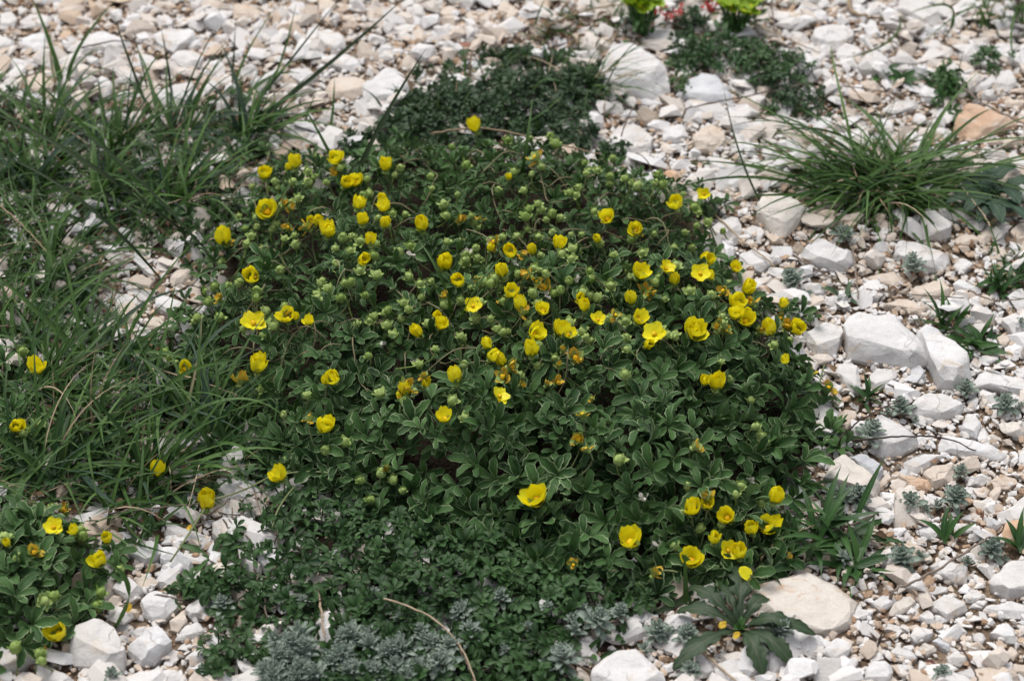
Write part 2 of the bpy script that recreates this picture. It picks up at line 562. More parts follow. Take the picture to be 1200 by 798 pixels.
# ------------------------------------------------------------------ stones
# class | height mm (0 = from its size) | landmark name | own label | outline in photo pixels (turned into a footprint on the ground)
STONES = """
w|17|white boulder behind the wispy grass|big smooth white boulder half behind the wispy grass tuft|708 72 715 52 735 48 752 52 762 62 780 73 785 95 786 113 765 121 725 120 703 116 700 95
w|7||white stone just below the red leaves at the top edge|750 36 770 30 790 33 800 45 788 56 770 50 755 42
w|0|||790 79 800 72 815 76 815 85 800 94 791 92
g|7|mottled grey slab|flat white slab mottled with grey, under a straw twig|790 116 800 97 820 84 838 88 850 97 855 110 862 124 850 130 822 127
w|0|||745 117 768 112 775 118 776 127 758 125
b|9|brown pitted stone|rough brown pitted stone among white ones|742 132 752 124 768 125 775 135 772 147 755 150 745 143
w|12|faceted white block|white faceted block just in front of the brown pitted stone|705 177 720 146 745 146 753 147 767 160 763 182 742 189 715 186
w|0|||775 160 785 150 795 140 805 150 808 163 795 170 778 168
c|12||cream squarish stone in front of the mottled grey slab|811 163 824 143 840 143 852 160 852 174 835 182 814 179
w|5|||828 183 847 182 867 200 852 207 835 200
w|0|||867 200 877 187 893 185 890 200 880 210
w|0|||875 147 897 137 907 140 900 153 880 157
w|0|||930 110 943 98 960 103 960 117 947 122
w|0|||940 157 953 137 973 133 977 150 960 157
w|6|round white pebble|small round white pebble behind the arching grass tuft|953 165 962 157 972 163 968 172 958 172
p|16|rust patched boulder|cream boulder with rust patches beside the arching grass tuft|884 243 892 225 904 222 925 227 935 233 946 243 939 254 932 270 917 281 904 277 894 262
w|8|smooth bluish white slab|smooth bluish white slab in front of the arching grass tuft|936 304 944 286 954 275 973 285 1000 302 1002 310 994 318 981 321 962 316
w|5|||827 239 831 220 852 229 862 233 860 243 842 250
w|6|||831 277 846 256 862 251 870 260 869 277 854 283 842 284
w|0|||871 272 879 262 892 262 896 277 890 285
w|6|wide pale slab behind the orange flower stalks|wide pale slab crossed by a thin brown stem|867 293 892 289 912 306 892 320 871 318 865 306
w|6|||894 322 910 310 925 314 931 325 917 329
b|7|||927 289 935 282 944 289 937 304 927 297
w|13|tall white block beyond the wide slab|tall white block right of the arching grass tuft with a chipped top|1079 260 1083 240 1096 240 1103 247 1103 255 1117 265 1115 279 1102 284 1083 283
w|10|wide slab behind the silver rosette|wide white slab directly behind a silver rosette|1044 295 1050 280 1083 284 1104 293 1114 297 1114 312 1104 324 1087 321 1058 312
w|9|||1114 317 1125 301 1140 305 1140 312 1129 322
c|6|||1009 324 1029 320 1050 317 1060 320 1058 335 1048 337 1031 332
c|5|||1062 345 1085 331 1104 326 1117 337 1112 347 1096 351 1075 353
w|6||white angular stone with a notch, right of the silver rosette on the slab|1117 337 1123 324 1140 330 1150 345 1137 347 1121 344
c|5|||1112 282 1133 273 1153 276 1144 287 1121 290
c|9|||1160 301 1167 289 1179 289 1181 297 1171 307 1162 307
w|6|||1158 374 1169 370 1185 371 1189 378 1175 383
c|7|||1183 272 1192 262 1212 258 1217 285 1192 290
c|0|||983 341 998 335 1006 341 1000 347
c|4|||1034 357 1058 347 1085 364 1079 370 1062 366
w|15|big white wedge block|biggest white wedge-shaped block with a broad flat top and shaded front|988 381 993 366 1033 361 1077 368 1083 413 1087 429 1067 434 1030 423 993 423 990 405
w|12|curved slab beside the wedge|long curved white slab leaning beside the big wedge block|1074 377 1090 376 1120 399 1137 433 1137 447 1117 459 1099 457 1090 436 1083 400
w|14|rounded white stone beside the wedge|smooth rounded white stone with brown dirt between flowers and wedge block|943 396 963 379 983 370 990 389 987 406 977 419 957 419 946 409
w|6||curled hook-shaped white stone in front of the rounded stone|977 430 993 421 1007 429 1010 462 997 463 990 440
w|6||flat white four-sided stone in front of the big wedge block|1013 453 1030 428 1053 433 1050 449 1027 459
w|9|half moon white stone|half-moon shaped white stone in front of the big wedge block|1062 488 1073 465 1096 456 1121 465 1130 482 1125 488 1104 495 1083 492
w|13|split white block|split white block with a vertical ridge behind a silver rosette|1017 490 1033 480 1050 488 1070 503 1077 526 1054 535 1033 538 1022 530 1019 505
c|6|||979 497 987 476 1004 475 1004 488 992 509 983 505
w|6|||1140 442 1150 431 1171 436 1196 449 1236 463 1200 467 1179 460 1148 453
w|8|||1146 417 1167 412 1175 414 1173 424 1156 429 1148 427
c|8||cream rounded stone near the right edge beyond the green rosettes|1168 395 1179 388 1186 397 1179 409 1173 411
w|6|||1186 432 1200 428 1225 430 1225 447 1195 445
w|5||narrow upright white slab between two silver rosettes|1126 509 1133 482 1150 488 1150 497 1144 516
w|9|long white slab near a dark thin stem|long white slab lying under the thin dark stem|1099 513 1104 507 1137 517 1181 526 1183 536 1171 541 1127 538 1100 530
p|13|cream wedge stone|cream wedge with a rusty tip beside the cushion leaves|965 564 981 529 989 531 1013 559 1032 580 1024 593 997 580 976 575
g|12|rounded grey white stone|rounded grey-white stone beside the cream wedge|992 529 1011 527 1032 545 1035 559 1027 571 1013 559
w|6|||1053 543 1083 529 1112 527 1083 552 1073 557 1056 553
o|5||rusty thin slab lying diagonally in front of the long white slab|1045 553 1067 555 1093 572 1091 577 1072 575
c|5|||1028 572 1040 551 1047 559 1037 570
c|8|||1080 559 1101 537 1120 540 1123 561 1115 569 1093 575
c|7|||1155 569 1163 559 1187 557 1195 564 1181 575 1160 577
w|0|||1125 572 1136 568 1149 573 1144 580 1128 580
w|14|big white boulder at the right edge|large white boulder cut off at the right edge beside a pinkish stone|1168 604 1181 591 1200 581 1236 580 1240 618 1190 620 1173 615
o|11||round pinkish stone at the right edge in front of a large boulder|1173 620 1179 609 1195 608 1216 612 1216 637 1190 643 1181 637
w|5|||1125 607 1136 601 1165 607 1168 612 1152 615
w|5|||1111 617 1120 611 1152 616 1141 625 1117 628
w|6|||1076 623 1083 612 1101 615 1105 625 1093 633 1079 631
w|6|||1035 623 1051 617 1067 619 1067 625 1045 631
w|7|||1080 591 1093 577 1107 580 1107 588 1091 599
g|6|grey slab by the lowest flowers|flat grey slab half under the cushion beside the lower flowers|915 588 920 556 941 557 949 575 947 593 933 604 920 601
w|7|||944 561 955 559 960 569 947 575
c|5|||896 628 917 612 931 615 931 633 917 644
w|5|||925 657 941 655 948 660 936 667 927 663
p|6|broad flat slab|broad flat cream-white slab beside the dark toothed rosette|875 692 887 682 910 675 947 667 987 675 1013 699 1003 719 997 739 973 752 940 745 927 732 897 719 880 712
w|7|||963 762 977 745 1000 752 997 765 983 782 967 772
c|7|||922 782 947 769 967 779 960 790 933 794
w|9|||1020 711 1036 692 1052 700 1045 712 1032 719
p|8|||1042 722 1050 700 1070 695 1075 702 1067 717 1055 724
w|7|||1000 715 1005 710 1024 715 1020 725 1010 727 1000 724
w|6|||997 734 1002 726 1015 732 1014 740 1002 740
o|5|small ochre pebble|small ochre pebble among white stones below the green rosettes|1062 722 1072 715 1080 720 1075 727 1067 727
w|5|||1077 727 1090 710 1095 722 1094 734 1085 732
w|5||thin bluish white chip lying flat in the lower gravel|1035 735 1047 729 1062 735 1064 742 1050 742
w|9|||1066 747 1072 732 1085 731 1095 740 1085 752 1072 756
p|8|||1075 760 1085 751 1099 755 1097 765 1085 770
w|8|||1042 765 1050 755 1070 760 1077 767 1072 775 1052 772
w|7|||1025 752 1032 745 1045 750 1045 757 1032 761
w|12|squared white block in the lower gravel|squared white block with a scratched top in the lower gravel|1087 700 1112 695 1130 702 1134 717 1110 730 1097 717
w|6|||1085 692 1097 685 1112 685 1111 695 1092 699
w|9|wide white stone below the three leaf sprig|wide white stone just in front of the three-leaved green sprig|1089 655 1112 655 1135 662 1134 685 1120 687 1100 677
w|9|small white pyramid|small white pyramid-shaped stone with a brown foot|1134 687 1142 671 1155 686 1145 689
w|9|||1130 700 1137 690 1152 690 1155 700 1142 707 1132 707
w|5|||1135 712 1142 705 1156 705 1150 714
w|14|large white boulder beside the silver rosette|large white boulder at the right edge beside a silver rosette|1160 687 1165 667 1187 655 1200 652 1240 655 1240 695 1197 697 1182 705 1165 695
w|6|||1146 720 1162 706 1180 702 1200 712 1230 720 1200 727 1170 726
w|9||heart-shaped white stone at the lower right|1160 745 1170 730 1180 726 1190 735 1191 755 1180 755 1165 750
w|6|||1110 770 1120 761 1135 775 1125 782 1112 780
w|8|||1140 742 1150 739 1156 747 1150 757 1141 752
w|7|||1127 750 1135 741 1141 747 1135 756
g|6|||1092 747 1100 745 1117 760 1112 765 1100 759
m|5|maroon chip|small maroon chip in the lower gravel|1084 772 1091 771 1100 777 1090 785 1084 784
r|5|brick red chip|small brick-red chip in the lower gravel|1155 762 1167 765 1169 775 1159 772
w|6|||1050 780 1060 775 1072 780 1065 787 1052 790
w|7|||1015 780 1025 770 1047 776 1047 790 1040 802 1012 802
w|7|||990 780 997 767 1007 775 1000 785
w|6|||1120 787 1137 782 1146 790 1140 798 1125 798
c|8|||1175 765 1187 757 1195 762 1187 775 1177 767
c|6|||1181 785 1187 777 1200 774 1226 780 1220 797 1192 792
w|6|||1076 790 1077 772 1085 772 1085 785
w|18|white boulder under the silver rosettes|big white boulder at the bottom edge below silver rosettes|694 786 702 769 721 756 746 755 765 771 780 794 782 812 752 832 702 828 692 808
w|6|||740 723 750 713 769 711 773 721 759 730 742 736
w|7|||776 782 792 771 800 777 796 786 782 790
w|5|||733 707 740 698 747 711 740 713
c|5|||741 696 759 693 766 709 752 712
b|9||pale brown-tipped stone lodged upright in the dark toothed rosette|873 748 887 735 887 752 881 763
w|5|||836 705 842 690 849 690 849 702 839 712
c|5|||790 694 802 692 805 699 792 700
w|22|chunky block at the bottom left|chunky white block, largest in the pile at the bottom left|78 752 88 731 110 726 127 724 135 742 149 778 146 789 118 792 85 782 83 767
w|15|pointed white block|pointed white block in the middle of the bottom left pile|150 770 160 759 176 729 184 724 201 745 201 762 182 781 165 784
w|15|cubic white block|cubic white block with shaded front behind the pointed block|164 702 176 689 193 693 208 696 209 709 193 729 179 730 168 724
c|9|||198 731 215 713 220 729 209 742 200 740
w|8||bright white flat-topped stone in the bottom left pile|205 751 217 731 231 727 243 740 234 748 215 752
w|6|||217 720 220 707 242 696 249 718 242 726 223 727
w|7|||242 696 264 687 272 704 264 718 250 718
w|7|||215 773 231 756 264 762 259 775 237 778
w|7|||184 792 198 782 217 786 220 800 193 802
w|6|||149 795 162 786 179 784 182 797 165 803
w|7|||153 745 160 734 171 731 171 742 160 752
w|12|stone under the curled leaf|white stone beneath the thick curled green leaf|129 690 138 675 149 672 165 687 168 693 154 709 143 701
w|8|white stone in the creeping leaves|white flat stone among the creeping leaves below the trailing flowers|248 610 260 601 292 621 281 643 261 641 249 632
w|6|||190 621 204 613 228 621 245 632 220 635 198 630
g|6|||146 646 179 630 198 649 171 665 154 654
w|9||white stone in the bottom left corner, below the small flowering plant|-60 745 0 764 28 759 47 757 50 770 28 786 0 795 -60 792
w|8|||39 778 55 778 83 795 91 806 44 808
w|6|||246 745 256 741 267 756 256 762
w|6|||275 773 303 759 322 762 316 784 281 786
w|5|||208 762 215 753 226 753 220 764
w|6|||209 652 228 646 248 657 242 663 212 660
g|14|long boulder along the top edge|long grey boulder along the top edge at the left|20 2 62 -16 110 -14 107 3 80 9 60 8 30 6
g|14|shadowed boulder along the top edge|grey boulder cut off by the top edge with a shaded front|170 1 174 -16 231 -16 233 -2 225 3
w|9|||0 27 0 12 12 10 21 27 17 35 0 35
w|9|||22 27 35 16 60 18 62 29 50 36 25 34
w|12|squared block between two olive blades|white squared block directly behind the two olive grass blades|19 52 23 42 54 38 60 46 48 65 27 60
w|0|||21 12 23 5 34 12 23 20
w|11|long white slab behind the grass|long white slab behind the grass at the upper left|92 56 100 42 112 34 133 40 156 52 154 62 133 68 104 62
w|14|tall white block behind the grass|tall white block with straight front, behind the grass at the upper left|179 40 187 33 225 33 231 40 225 52 204 65 183 54
w|13|domed white stone behind the grass|domed white stone just in front of the tall white block|197 71 208 58 221 55 240 69 235 80 217 84 200 77
w|8|||144 73 167 60 185 69 183 79 158 81
w|8|||181 21 196 16 204 23 202 31 185 32
c|8|||29 104 31 83 48 83 65 104 60 115 42 112
w|10|||175 106 198 102 225 94 235 104 229 119 208 127 181 123
w|7|||102 133 112 127 142 131 177 135 175 144 146 144 108 148
w|9|||98 71 104 62 119 73 112 79
w|8|||109 100 117 85 133 98 129 117 119 119
w|6|||0 71 19 67 37 69 29 81 12 81 0 83
w|9|||-15 42 0 40 17 46 17 58 -10 62
w|13|||372 33 390 33 405 46 405 58 386 62 373 54
w|10|||375 65 405 62 417 65 427 83 413 86 390 79 377 73
w|9|||293 102 309 90 327 79 332 87 323 100 302 109
w|8|||332 81 357 77 367 83 373 96 357 106 342 96
c|12|cream block between tall blades|cream block beyond the tall dark grass blade|375 117 390 87 419 87 434 100 432 112 407 118
w|17|white dark fronted block|big white block with a dark brown front behind the small dark mat|423 108 438 94 455 77 465 77 486 92 489 100 482 117 467 125 448 125 427 123
c|12|||273 23 273 4 298 4 311 12 311 25 282 23
c|9|||373 0 386 -5 396 2 386 21 373 19
c|8|||396 21 409 15 425 19 423 26 400 27
w|8|||336 6 344 0 357 2 359 21 348 23
w|10|||357 50 363 31 373 31 373 52
w|7|||313 56 327 50 344 54 342 65 319 65
w|6|||407 144 413 133 419 137 417 152
b|10|||332 127 338 117 352 121 350 135 334 136
w|7|||261 31 271 21 282 27 275 33
c|5|||311 144 319 150 338 137 357 146 348 154 323 155
c|13|cream boulder at the top edge|cream boulder with a flat face near the middle of the top edge|582 6 587 1 599 2 612 12 607 27 595 29 585 21
w|9|white block with a dark mark|white block with a dark mark on its face behind the small dark mat|582 65 589 49 607 50 613 60 605 73 593 71
g|8|grey slab behind the small dark mat|small grey slab at the back edge of the small dark mat|540 77 541 70 568 71 570 81 553 83
w|6|||497 98 507 87 541 83 543 90 512 98
c|5|||501 83 507 77 526 75 529 80 510 86
c|8|||478 46 491 31 500 40 497 50 482 50
c|6|||470 60 478 52 497 54 493 64
g|9|||639 50 647 42 665 42 664 53 649 54
w|8|||670 44 678 31 699 31 695 40 678 46
g|8|||622 62 626 55 643 50 641 65 630 69
w|8||white stone cut by the top edge, near the brown straw|647 -6 693 -7 694 5 670 6
c|7|||566 21 572 12 581 10 580 19 570 23
c|7|||545 19 553 12 568 12 564 23 549 26
c|9|||512 15 524 6 537 8 539 19 524 24
w|9|||470 6 478 -5 487 0 485 4 470 16
r|5|red brown pebble|red-brown pebble in the upper gravel, only dark red one there|532 54 543 50 553 50 551 55 537 57
c|7|||532 31 543 24 547 33 539 39
w|12|wide white block at the upper right|wide white block with a grey stained top at the upper right|950 54 956 31 962 27 1000 29 1003 40 981 62 967 60
w|12|small cube in front of it|small white cube leaning on the wide block at the upper right|980 56 987 50 1008 51 1012 60 1004 71 981 72
w|12|||1012 35 1022 20 1030 31 1031 46 1017 52
w|10|||1012 65 1025 56 1040 69 1044 81 1019 79
w|6|||1027 56 1042 50 1048 54 1033 64
w|9|big pale slab by the top right grass|big pale slab at the top edge next to the green grass|1050 6 1056 -8 1075 -10 1083 12 1104 23 1104 31 1083 35 1062 19
w|8|||1017 2 1031 1 1042 6 1029 12 1017 14
c|9|cream fronted white stone|white stone with a cream front beside the dark leafy sprig|1094 81 1108 69 1129 71 1146 87 1127 90 1096 92
w|7|||1078 54 1092 44 1108 52 1104 60 1092 62
w|11|slanted white slab at the right edge|slanted white slab at the right edge behind thin green leaves|1158 58 1169 50 1196 48 1198 54 1181 67 1171 71 1158 67
w|15|upright white block at the right edge|upright white block with a shaded front behind the ochre boulder|1165 98 1173 83 1181 79 1190 87 1192 100 1185 110 1173 116 1166 110
w|8||narrow slanted white stone leaning on the upright block|1142 110 1150 100 1167 87 1168 96 1154 108
o|16|ochre stained boulder|big ochre-stained boulder with white patches at the right edge|1117 158 1127 125 1135 118 1148 119 1194 142 1192 150 1171 159 1150 167 1119 166
c|9|||1125 37 1133 33 1146 39 1142 47 1129 45
c|8|||1148 35 1162 33 1172 40 1158 50 1150 49
c|7|||1107 48 1119 44 1131 54 1121 57
w|8|||958 87 962 79 973 79 975 92 967 94
w|7|||981 92 992 85 996 94 990 102
w|9|||956 2 962 -5 973 0 973 8 962 12
w|6|||976 19 981 10 990 15 987 22
w|7|||1112 62 1121 57 1129 62 1123 69
w|8|||1033 133 1054 115 1077 117 1075 129 1048 135
w|9|||1027 137 1048 140 1048 158 1031 159
w|4||thin white chip lying on the bare soil among the grass at the left edge|21 255 29 245 39 249 33 259
w|5|angular white chip in the grass|angular white chip lying in the grass gap at the left|43 300 52 292 67 300 60 312
c|6|cream slab in the grass gap|cream slab at the back of the stony gap in the grass|145 332 165 319 181 332 175 339 154 338
w|5|||133 363 144 342 167 357 158 365 146 365
w|5|||150 338 177 340 180 355 167 354
w|7|large white slab in the grass gap|largest white slab in the stony gap beside the cushion|181 357 183 344 208 344 217 350 206 377 187 365
c|5|||166 375 181 369 192 373 190 386 175 387
w|4|||40 382 44 369 79 368 96 369 92 375 62 384
w|6|||150 402 158 390 165 398 162 407
w|5|||110 317 117 314 123 318 115 324
w|5|||-10 282 2 274 12 276 8 285
w|5|||78 307 83 305 90 319 85 323
"""

HERO = []
for ln in STONES.strip().splitlines():
    c, h, lm, lab, pts = ln.split('|')
    HERO.append((c, float(h), lm, lab, prs(pts)))


def chip(bm, r, n, lo, hi, zlo=0.5):
    """knock flakes off a block with random flat cuts"""
    for _ in range(n):
        if len(bm.verts) < 6:
            return
        t = r.uniform(0, 6.283)
        d = Vector((math.cos(t), math.sin(t), r.uniform(zlo, 1.7))).normalized()
        m = max(v.co.dot(d) for v in bm.verts)
        k = m * r.uniform(lo, hi)
        bmesh.ops.bisect_plane(bm, geom=bm.verts[:] + bm.edges[:] + bm.faces[:], plane_co=d * k, plane_no=d, clear_outer=True, dist=1e-6)
        e = [e for e in bm.edges if e.is_boundary]
        if e:
            bmesh.ops.holes_fill(bm, edges=e, sides=0)
    bmesh.ops.recalc_face_normals(bm, faces=bm.faces)


def refine_stone(bm, size, rough, seed, bev=True):
    """round the arris of a convex block a little and roughen its faces"""
    if bev:
        bmesh.ops.dissolve_limit(bm, angle_limit=math.radians(4), verts=bm.verts, edges=bm.edges)
        es = [e for e in bm.edges if len(e.link_faces) == 2 and e.calc_face_angle(0) > math.radians(12)]
        try:
            bmesh.ops.bevel(bm, geom=es, offset=size * 0.011, offset_type='OFFSET', segments=2, profile=0.6, affect='EDGES', clamp_overlap=True)
        except Exception:
            pass
    bmesh.ops.triangulate(bm, faces=bm.faces)
    for lim in (size * 0.34, size * 0.2, size * 0.11) + ((size * 0.065,) if size > 0.022 else ()):
        es = [e for e in bm.edges if e.calc_length() > lim]
        if es:
            bmesh.ops.subdivide_edges(bm, edges=es, cuts=1, use_grid_fill=False)
            bmesh.ops.triangulate(bm, faces=bm.faces)
    bm.normal_update()
    off = Vector((seed * 3.17, seed * 1.3, seed * 0.7))
    moves = []
    for v in bm.verts:
        p = v.co / size
        a = mnoise.noise(p * 2.2 + off) * 0.028 + mnoise.noise(p * 5.5 + off) * 0.018 + mnoise.noise(p * 12 + off) * 0.009
        # conchoidal flakes: shallow scoops with crisp rims
        d = mnoise.voronoi(p * 2.4 + off)[0]
        a += (min(d[1] - d[0], 0.30) - 0.2) * 0.07
        moves.append(v.normal * (a * size * rough))
    for v, m in zip(bm.verts, moves):
        v.co += m


def bm_to_stone(bm, name, mat):
    me = bpy.data.meshes.new(name)
    bm.to_mesh(me)
    bm.free()
    for p in me.polygons:
        p.use_smooth = True
    me.set_sharp_from_angle(angle=math.radians(27))
    me.materials.append(mat)
    return me


def hull_bm(pts):
    bm = bmesh.new()
    for p in pts:
        bm.verts.new(p)
    r = bmesh.ops.convex_hull(bm, input=bm.verts)
    dead = {g for g in r['geom_interior'] + r['geom_unused'] if isinstance(g, bmesh.types.BMVert)}
    if dead:
        bmesh.ops.delete(bm, geom=list(dead), context='VERTS')
    loose = [v for v in bm.verts if not v.link_faces]
    if loose:
        bmesh.ops.delete(bm, geom=loose, context='VERTS')
    bmesh.ops.recalc_face_normals(bm, faces=bm.faces)
    return bm


OCC_RES = 0.001
OX, OY, ON, OM = -0.46, -0.34, 920, 860
OCC = np.zeros((OM, ON), bool)
_gx, _gy = np.meshgrid(OX + (np.arange(ON) + .5) * OCC_RES, OY + (np.arange(OM) + .5) * OCC_RES)


def stamp(poly):
    lo, hi = poly.min(0) - 0.002, poly.max(0) + 0.002
    i0, i1 = int((lo[0] - OX) / OCC_RES), int((hi[0] - OX) / OCC_RES) + 1
    j0, j1 = int((lo[1] - OY) / OCC_RES), int((hi[1] - OY) / OCC_RES) + 1
    i0, i1, j0, j1 = max(i0, 0), min(i1, ON), max(j0, 0), min(j1, OM)
    if i0 >= i1 or j0 >= j1:
        return
    OCC[j0:j1, i0:i1] |= inside(poly, _gx[j0:j1, i0:i1], _gy[j0:j1, i0:i1])


STONE_INFO = []      # [object, cls, size, flatness, elongation, px, py, landmark, label]
LANDMARKS = []


def make_hero(i, c, h, lm, lab, px):
    arr = np.array(px)
    cx, cy = arr.mean(0)
    gz = ground_at(cx, cy)[2]
    w = np.array([unproj(a, b, gz) for a, b in px])
    area = 0.5 * abs(np.dot(w[:, 0], np.roll(w[:, 1], 1)) - np.dot(w[:, 1], np.roll(w[:, 0], 1)))
    if h == 0:
        h = min(max(0.45 * math.sqrt(area) * 1000, 3.0), 12)
    h *= MM
    y0, y1 = arr[:, 1].min(), arr[:, 1].max()
    d = abs(proj(*ground_at(cx, cy)[:2], gz)[1] - proj(*ground_at(cx, cy)[:2], gz + h)[1])
    dm = 0.30 * (y1 - y0)
    if d > dm:
        h *= dm / d
        d = dm
    pts = []
    rs = random.Random(i)
    tilt = rs.uniform(-0.12, 0.12)
    for (a, b) in px:
        s = (b - y0) / (y1 - y0 + 1e-6)
        s = min(max((s - 0.35) / 0.45, 0), 1)
        zt = gz + h * (1 - 0.22 * rs.random() - 0.10 * s + tilt * (a - cx) / (np.ptp(arr[:, 0]) + 1))
        tx, ty = unproj(a + (cx - a) * 0.06, b - d * s + (1 - s) * 1.0, zt)
        bx, by = unproj(a, b, gz + 0.0005)
        gx, gy = tx + (bx - tx) * s, ty + (by - ty) * s
        pts.append(Vector((tx, ty, zt)))
        pts.append(Vector((gx, gy, gz + 0.0015)))
        pts.append(Vector((gx + (tx - gx) * 0.12, gy + (ty - gy) * 0.12 + 0.0015 * (s - .5), gz - 0.004)))
    cen = Vector((sum(p.x for p in pts) / len(pts), sum(p.y for p in pts) / len(pts), gz))
    bm = hull_bm([p - cen for p in pts])
    size = max(v.co.length for v in bm.verts) * 2
    chip(bm, rs, 8, 0.82, 0.97, 0.6)
    refine_stone(bm, size, 0.8, i * 0.37 + 1)
    me = bm_to_stone(bm, 'limestone', MT['stone_' + c])
    o = link('limestone', me, None, cen)
    foot = np.array([(p.x, p.y) for p in pts])
    stamp(w)
    ang = np.ptp(arr[:, 0]) / (np.ptp(arr[:, 1]) * 1.5 + 1)
    STONE_INFO.append([o, c, math.sqrt(area) * 1000, h / math.sqrt(area), ang, cx, cy, lm, lab])
    if lm:
        LANDMARKS.append((lm, cx, cy, o))


for i, (c, h, lm, lab, px) in enumerate(HERO):
    make_hero(i, c, h, lm, lab, px)


def rand_hull(r, flat, elong=1.3, n=12, keep=False):
    pts = []
    for _ in range(n):
        a = r.random() * 2 * math.pi
        z = r.uniform(-1, 1)
        q = math.sqrt(1 - z * z)
        p = Vector((q * math.cos(a), q * math.sin(a), z))
        m = max(abs(p.x), abs(p.y), abs(p.z))
        p = p * (0.55 + 0.45 / m * 0.75)
        pts.append(Vector((p.x * elong, p.y, p.z * flat)) * r.uniform(0.85, 1.05))
    return hull_bm(pts)


def bm_proto(bm):
    bmesh.ops.triangulate(bm, faces=bm.faces)
    bm.verts.index_update()
    V = [v.co[:] for v in bm.verts]
    T = [[v.index for v in f.verts] for f in bm.faces]
    bm.free()
    return Proto(V, None, T)


def veg_cover(x, y):
    """how much low growth covers the stones here, 0..1"""
    c = np.zeros(np.shape(x))
    for P, w in ((MAT, 1.0), (SIDE, 0.9), (FAR, 0.6), (LOW, 0.72), (TOP, 0.55), (GRASS, 0.72)):
        d = edge_dist(P, x, y) * np.where(inside(P, x, y), 1, -1)
        c = np.maximum(c, w * np.clip((d + 0.004) / 0.012, 0, 1))
    return c


# rosettes and sprigs grow from bare spots: no stone lies on them
for a_, b_, r_ in ((972, 628, 9), (1000, 664, 8), (1112, 384, 6), (1143, 408, 6), (866, 747, 14), (1108, 638, 4), (1040, 222, 14), (1160, 232, 12), (1014, 472, 4), (1170, 340, 7), (1195, 330, 6), (1095, 100, 5), (1058, 98, 5), (898, 668, 4)):
    x_, y_ = unproj(a_, b_, 0)
    t_ = np.linspace(0, 6.2832, 17)[:-1]
    stamp(np.stack([x_ + r_ * MM * np.cos(t_), y_ + r_ * MM * np.sin(t_)], 1))

# --- the next largest stones, one object each, in the gaps the measured ones leave
rs = random.Random(5)
n_named = 0
gen_poly = []
tries = 0
while n_named < 300 - len(HERO) and tries < 40000:
    tries += 1
    r = (7.2 - 3.4 * min(1, tries / 9000)) * MM * rs.uniform(0.85, 1.1)
    px, py = rs.uniform(5, 1195), rs.uniform(4, 794)
    x, y, z = ground_at(px, py)
    if float(veg_cover(np.array([x]), np.array([y]))[0]) > 0.05:
        continue
    a = np.linspace(0, 2 * math.pi, 13)[:-1]
    el, ang = rs.uniform(1.0, 1.5), rs.uniform(0, math.pi)
    ex, ey = r * el * np.cos(a), r / el * 1.1 * np.sin(a)
    poly = np.stack([x + ex * math.cos(ang) - ey * math.sin(ang), y + ex * math.sin(ang) + ey * math.cos(ang)], 1)
    jj = ((poly[:, 1] - OY) / OCC_RES).astype(int).clip(0, OM - 1)
    ii = ((poly[:, 0] - OX) / OCC_RES).astype(int).clip(0, ON - 1)
    cj, ci = int((y - OY) / OCC_RES), int((x - OX) / OCC_RES)
    if OCC[cj, ci] or OCC[jj, ii].mean() > 0.12:
        continue
    stamp(poly)
    bm = rand_hull(rs, rs.uniform(0.45, 0.75), 1.0, 13)
    hgt = r * 0.9
    for v in bm.verts:
        v.co = Vector((v.co.x * r * el, v.co.y * r / el * 1.1, v.co.z * r * 1.0))
    chip(bm, rs, 8, 0.72, 0.95)
    refine_stone(bm, r * 2.2, 0.8, tries)
    c = rs.choices('wcopg', (0.45, 0.33, 0.06, 0.10, 0.06))[0]
    me = bm_to_stone(bm, 'limestone', MT['stone_' + c])
    o = link('limestone', me, None, None)
    o.matrix_world = Matrix.Translation((x, y, z + r * 0.22)) @ Matrix.Rotation(ang, 4, 'Z') @ Matrix.Rotation(rs.uniform(-0.25, 0.25), 4, 'X') @ Matrix.Rotation(rs.uniform(-0.2, 0.2), 4, 'Y')
    zt = max((o.matrix_world @ v.co).z for v in me.vertices) - z
    STONE_INFO.append([o, c, 1.75 * r * 1000, zt / (1.75 * r), el * el, px, py, '', ''])
    n_named += 1
print('stones', len(STONE_INFO), 'tries', tries)

# --- loose gravel: nobody could count it
small_protos, mid_protos = [], []
rp = random.Random(77)
for k in range(16):
    bm = rand_hull(rp, rp.uniform(0.3, 0.75), rp.uniform(1.0, 1.5), 10)
    bmesh.ops.dissolve_limit(bm, angle_limit=math.radians(5), verts=bm.verts, edges=bm.edges)
    chip(bm, rp, 4, 0.6, 0.9)
    small_protos.append(bm_proto(bm))
for k in range(16):
    bm = rand_hull(rp, rp.uniform(0.24, 0.6), rp.uniform(1.0, 1.8), 9)
    bmesh.ops.dissolve_limit(bm, angle_limit=math.radians(5), verts=bm.verts, edges=bm.edges)
    chip(bm, rp, 5, 0.62, 0.92, 0.1)
    mid_protos.append(bm_proto(bm))


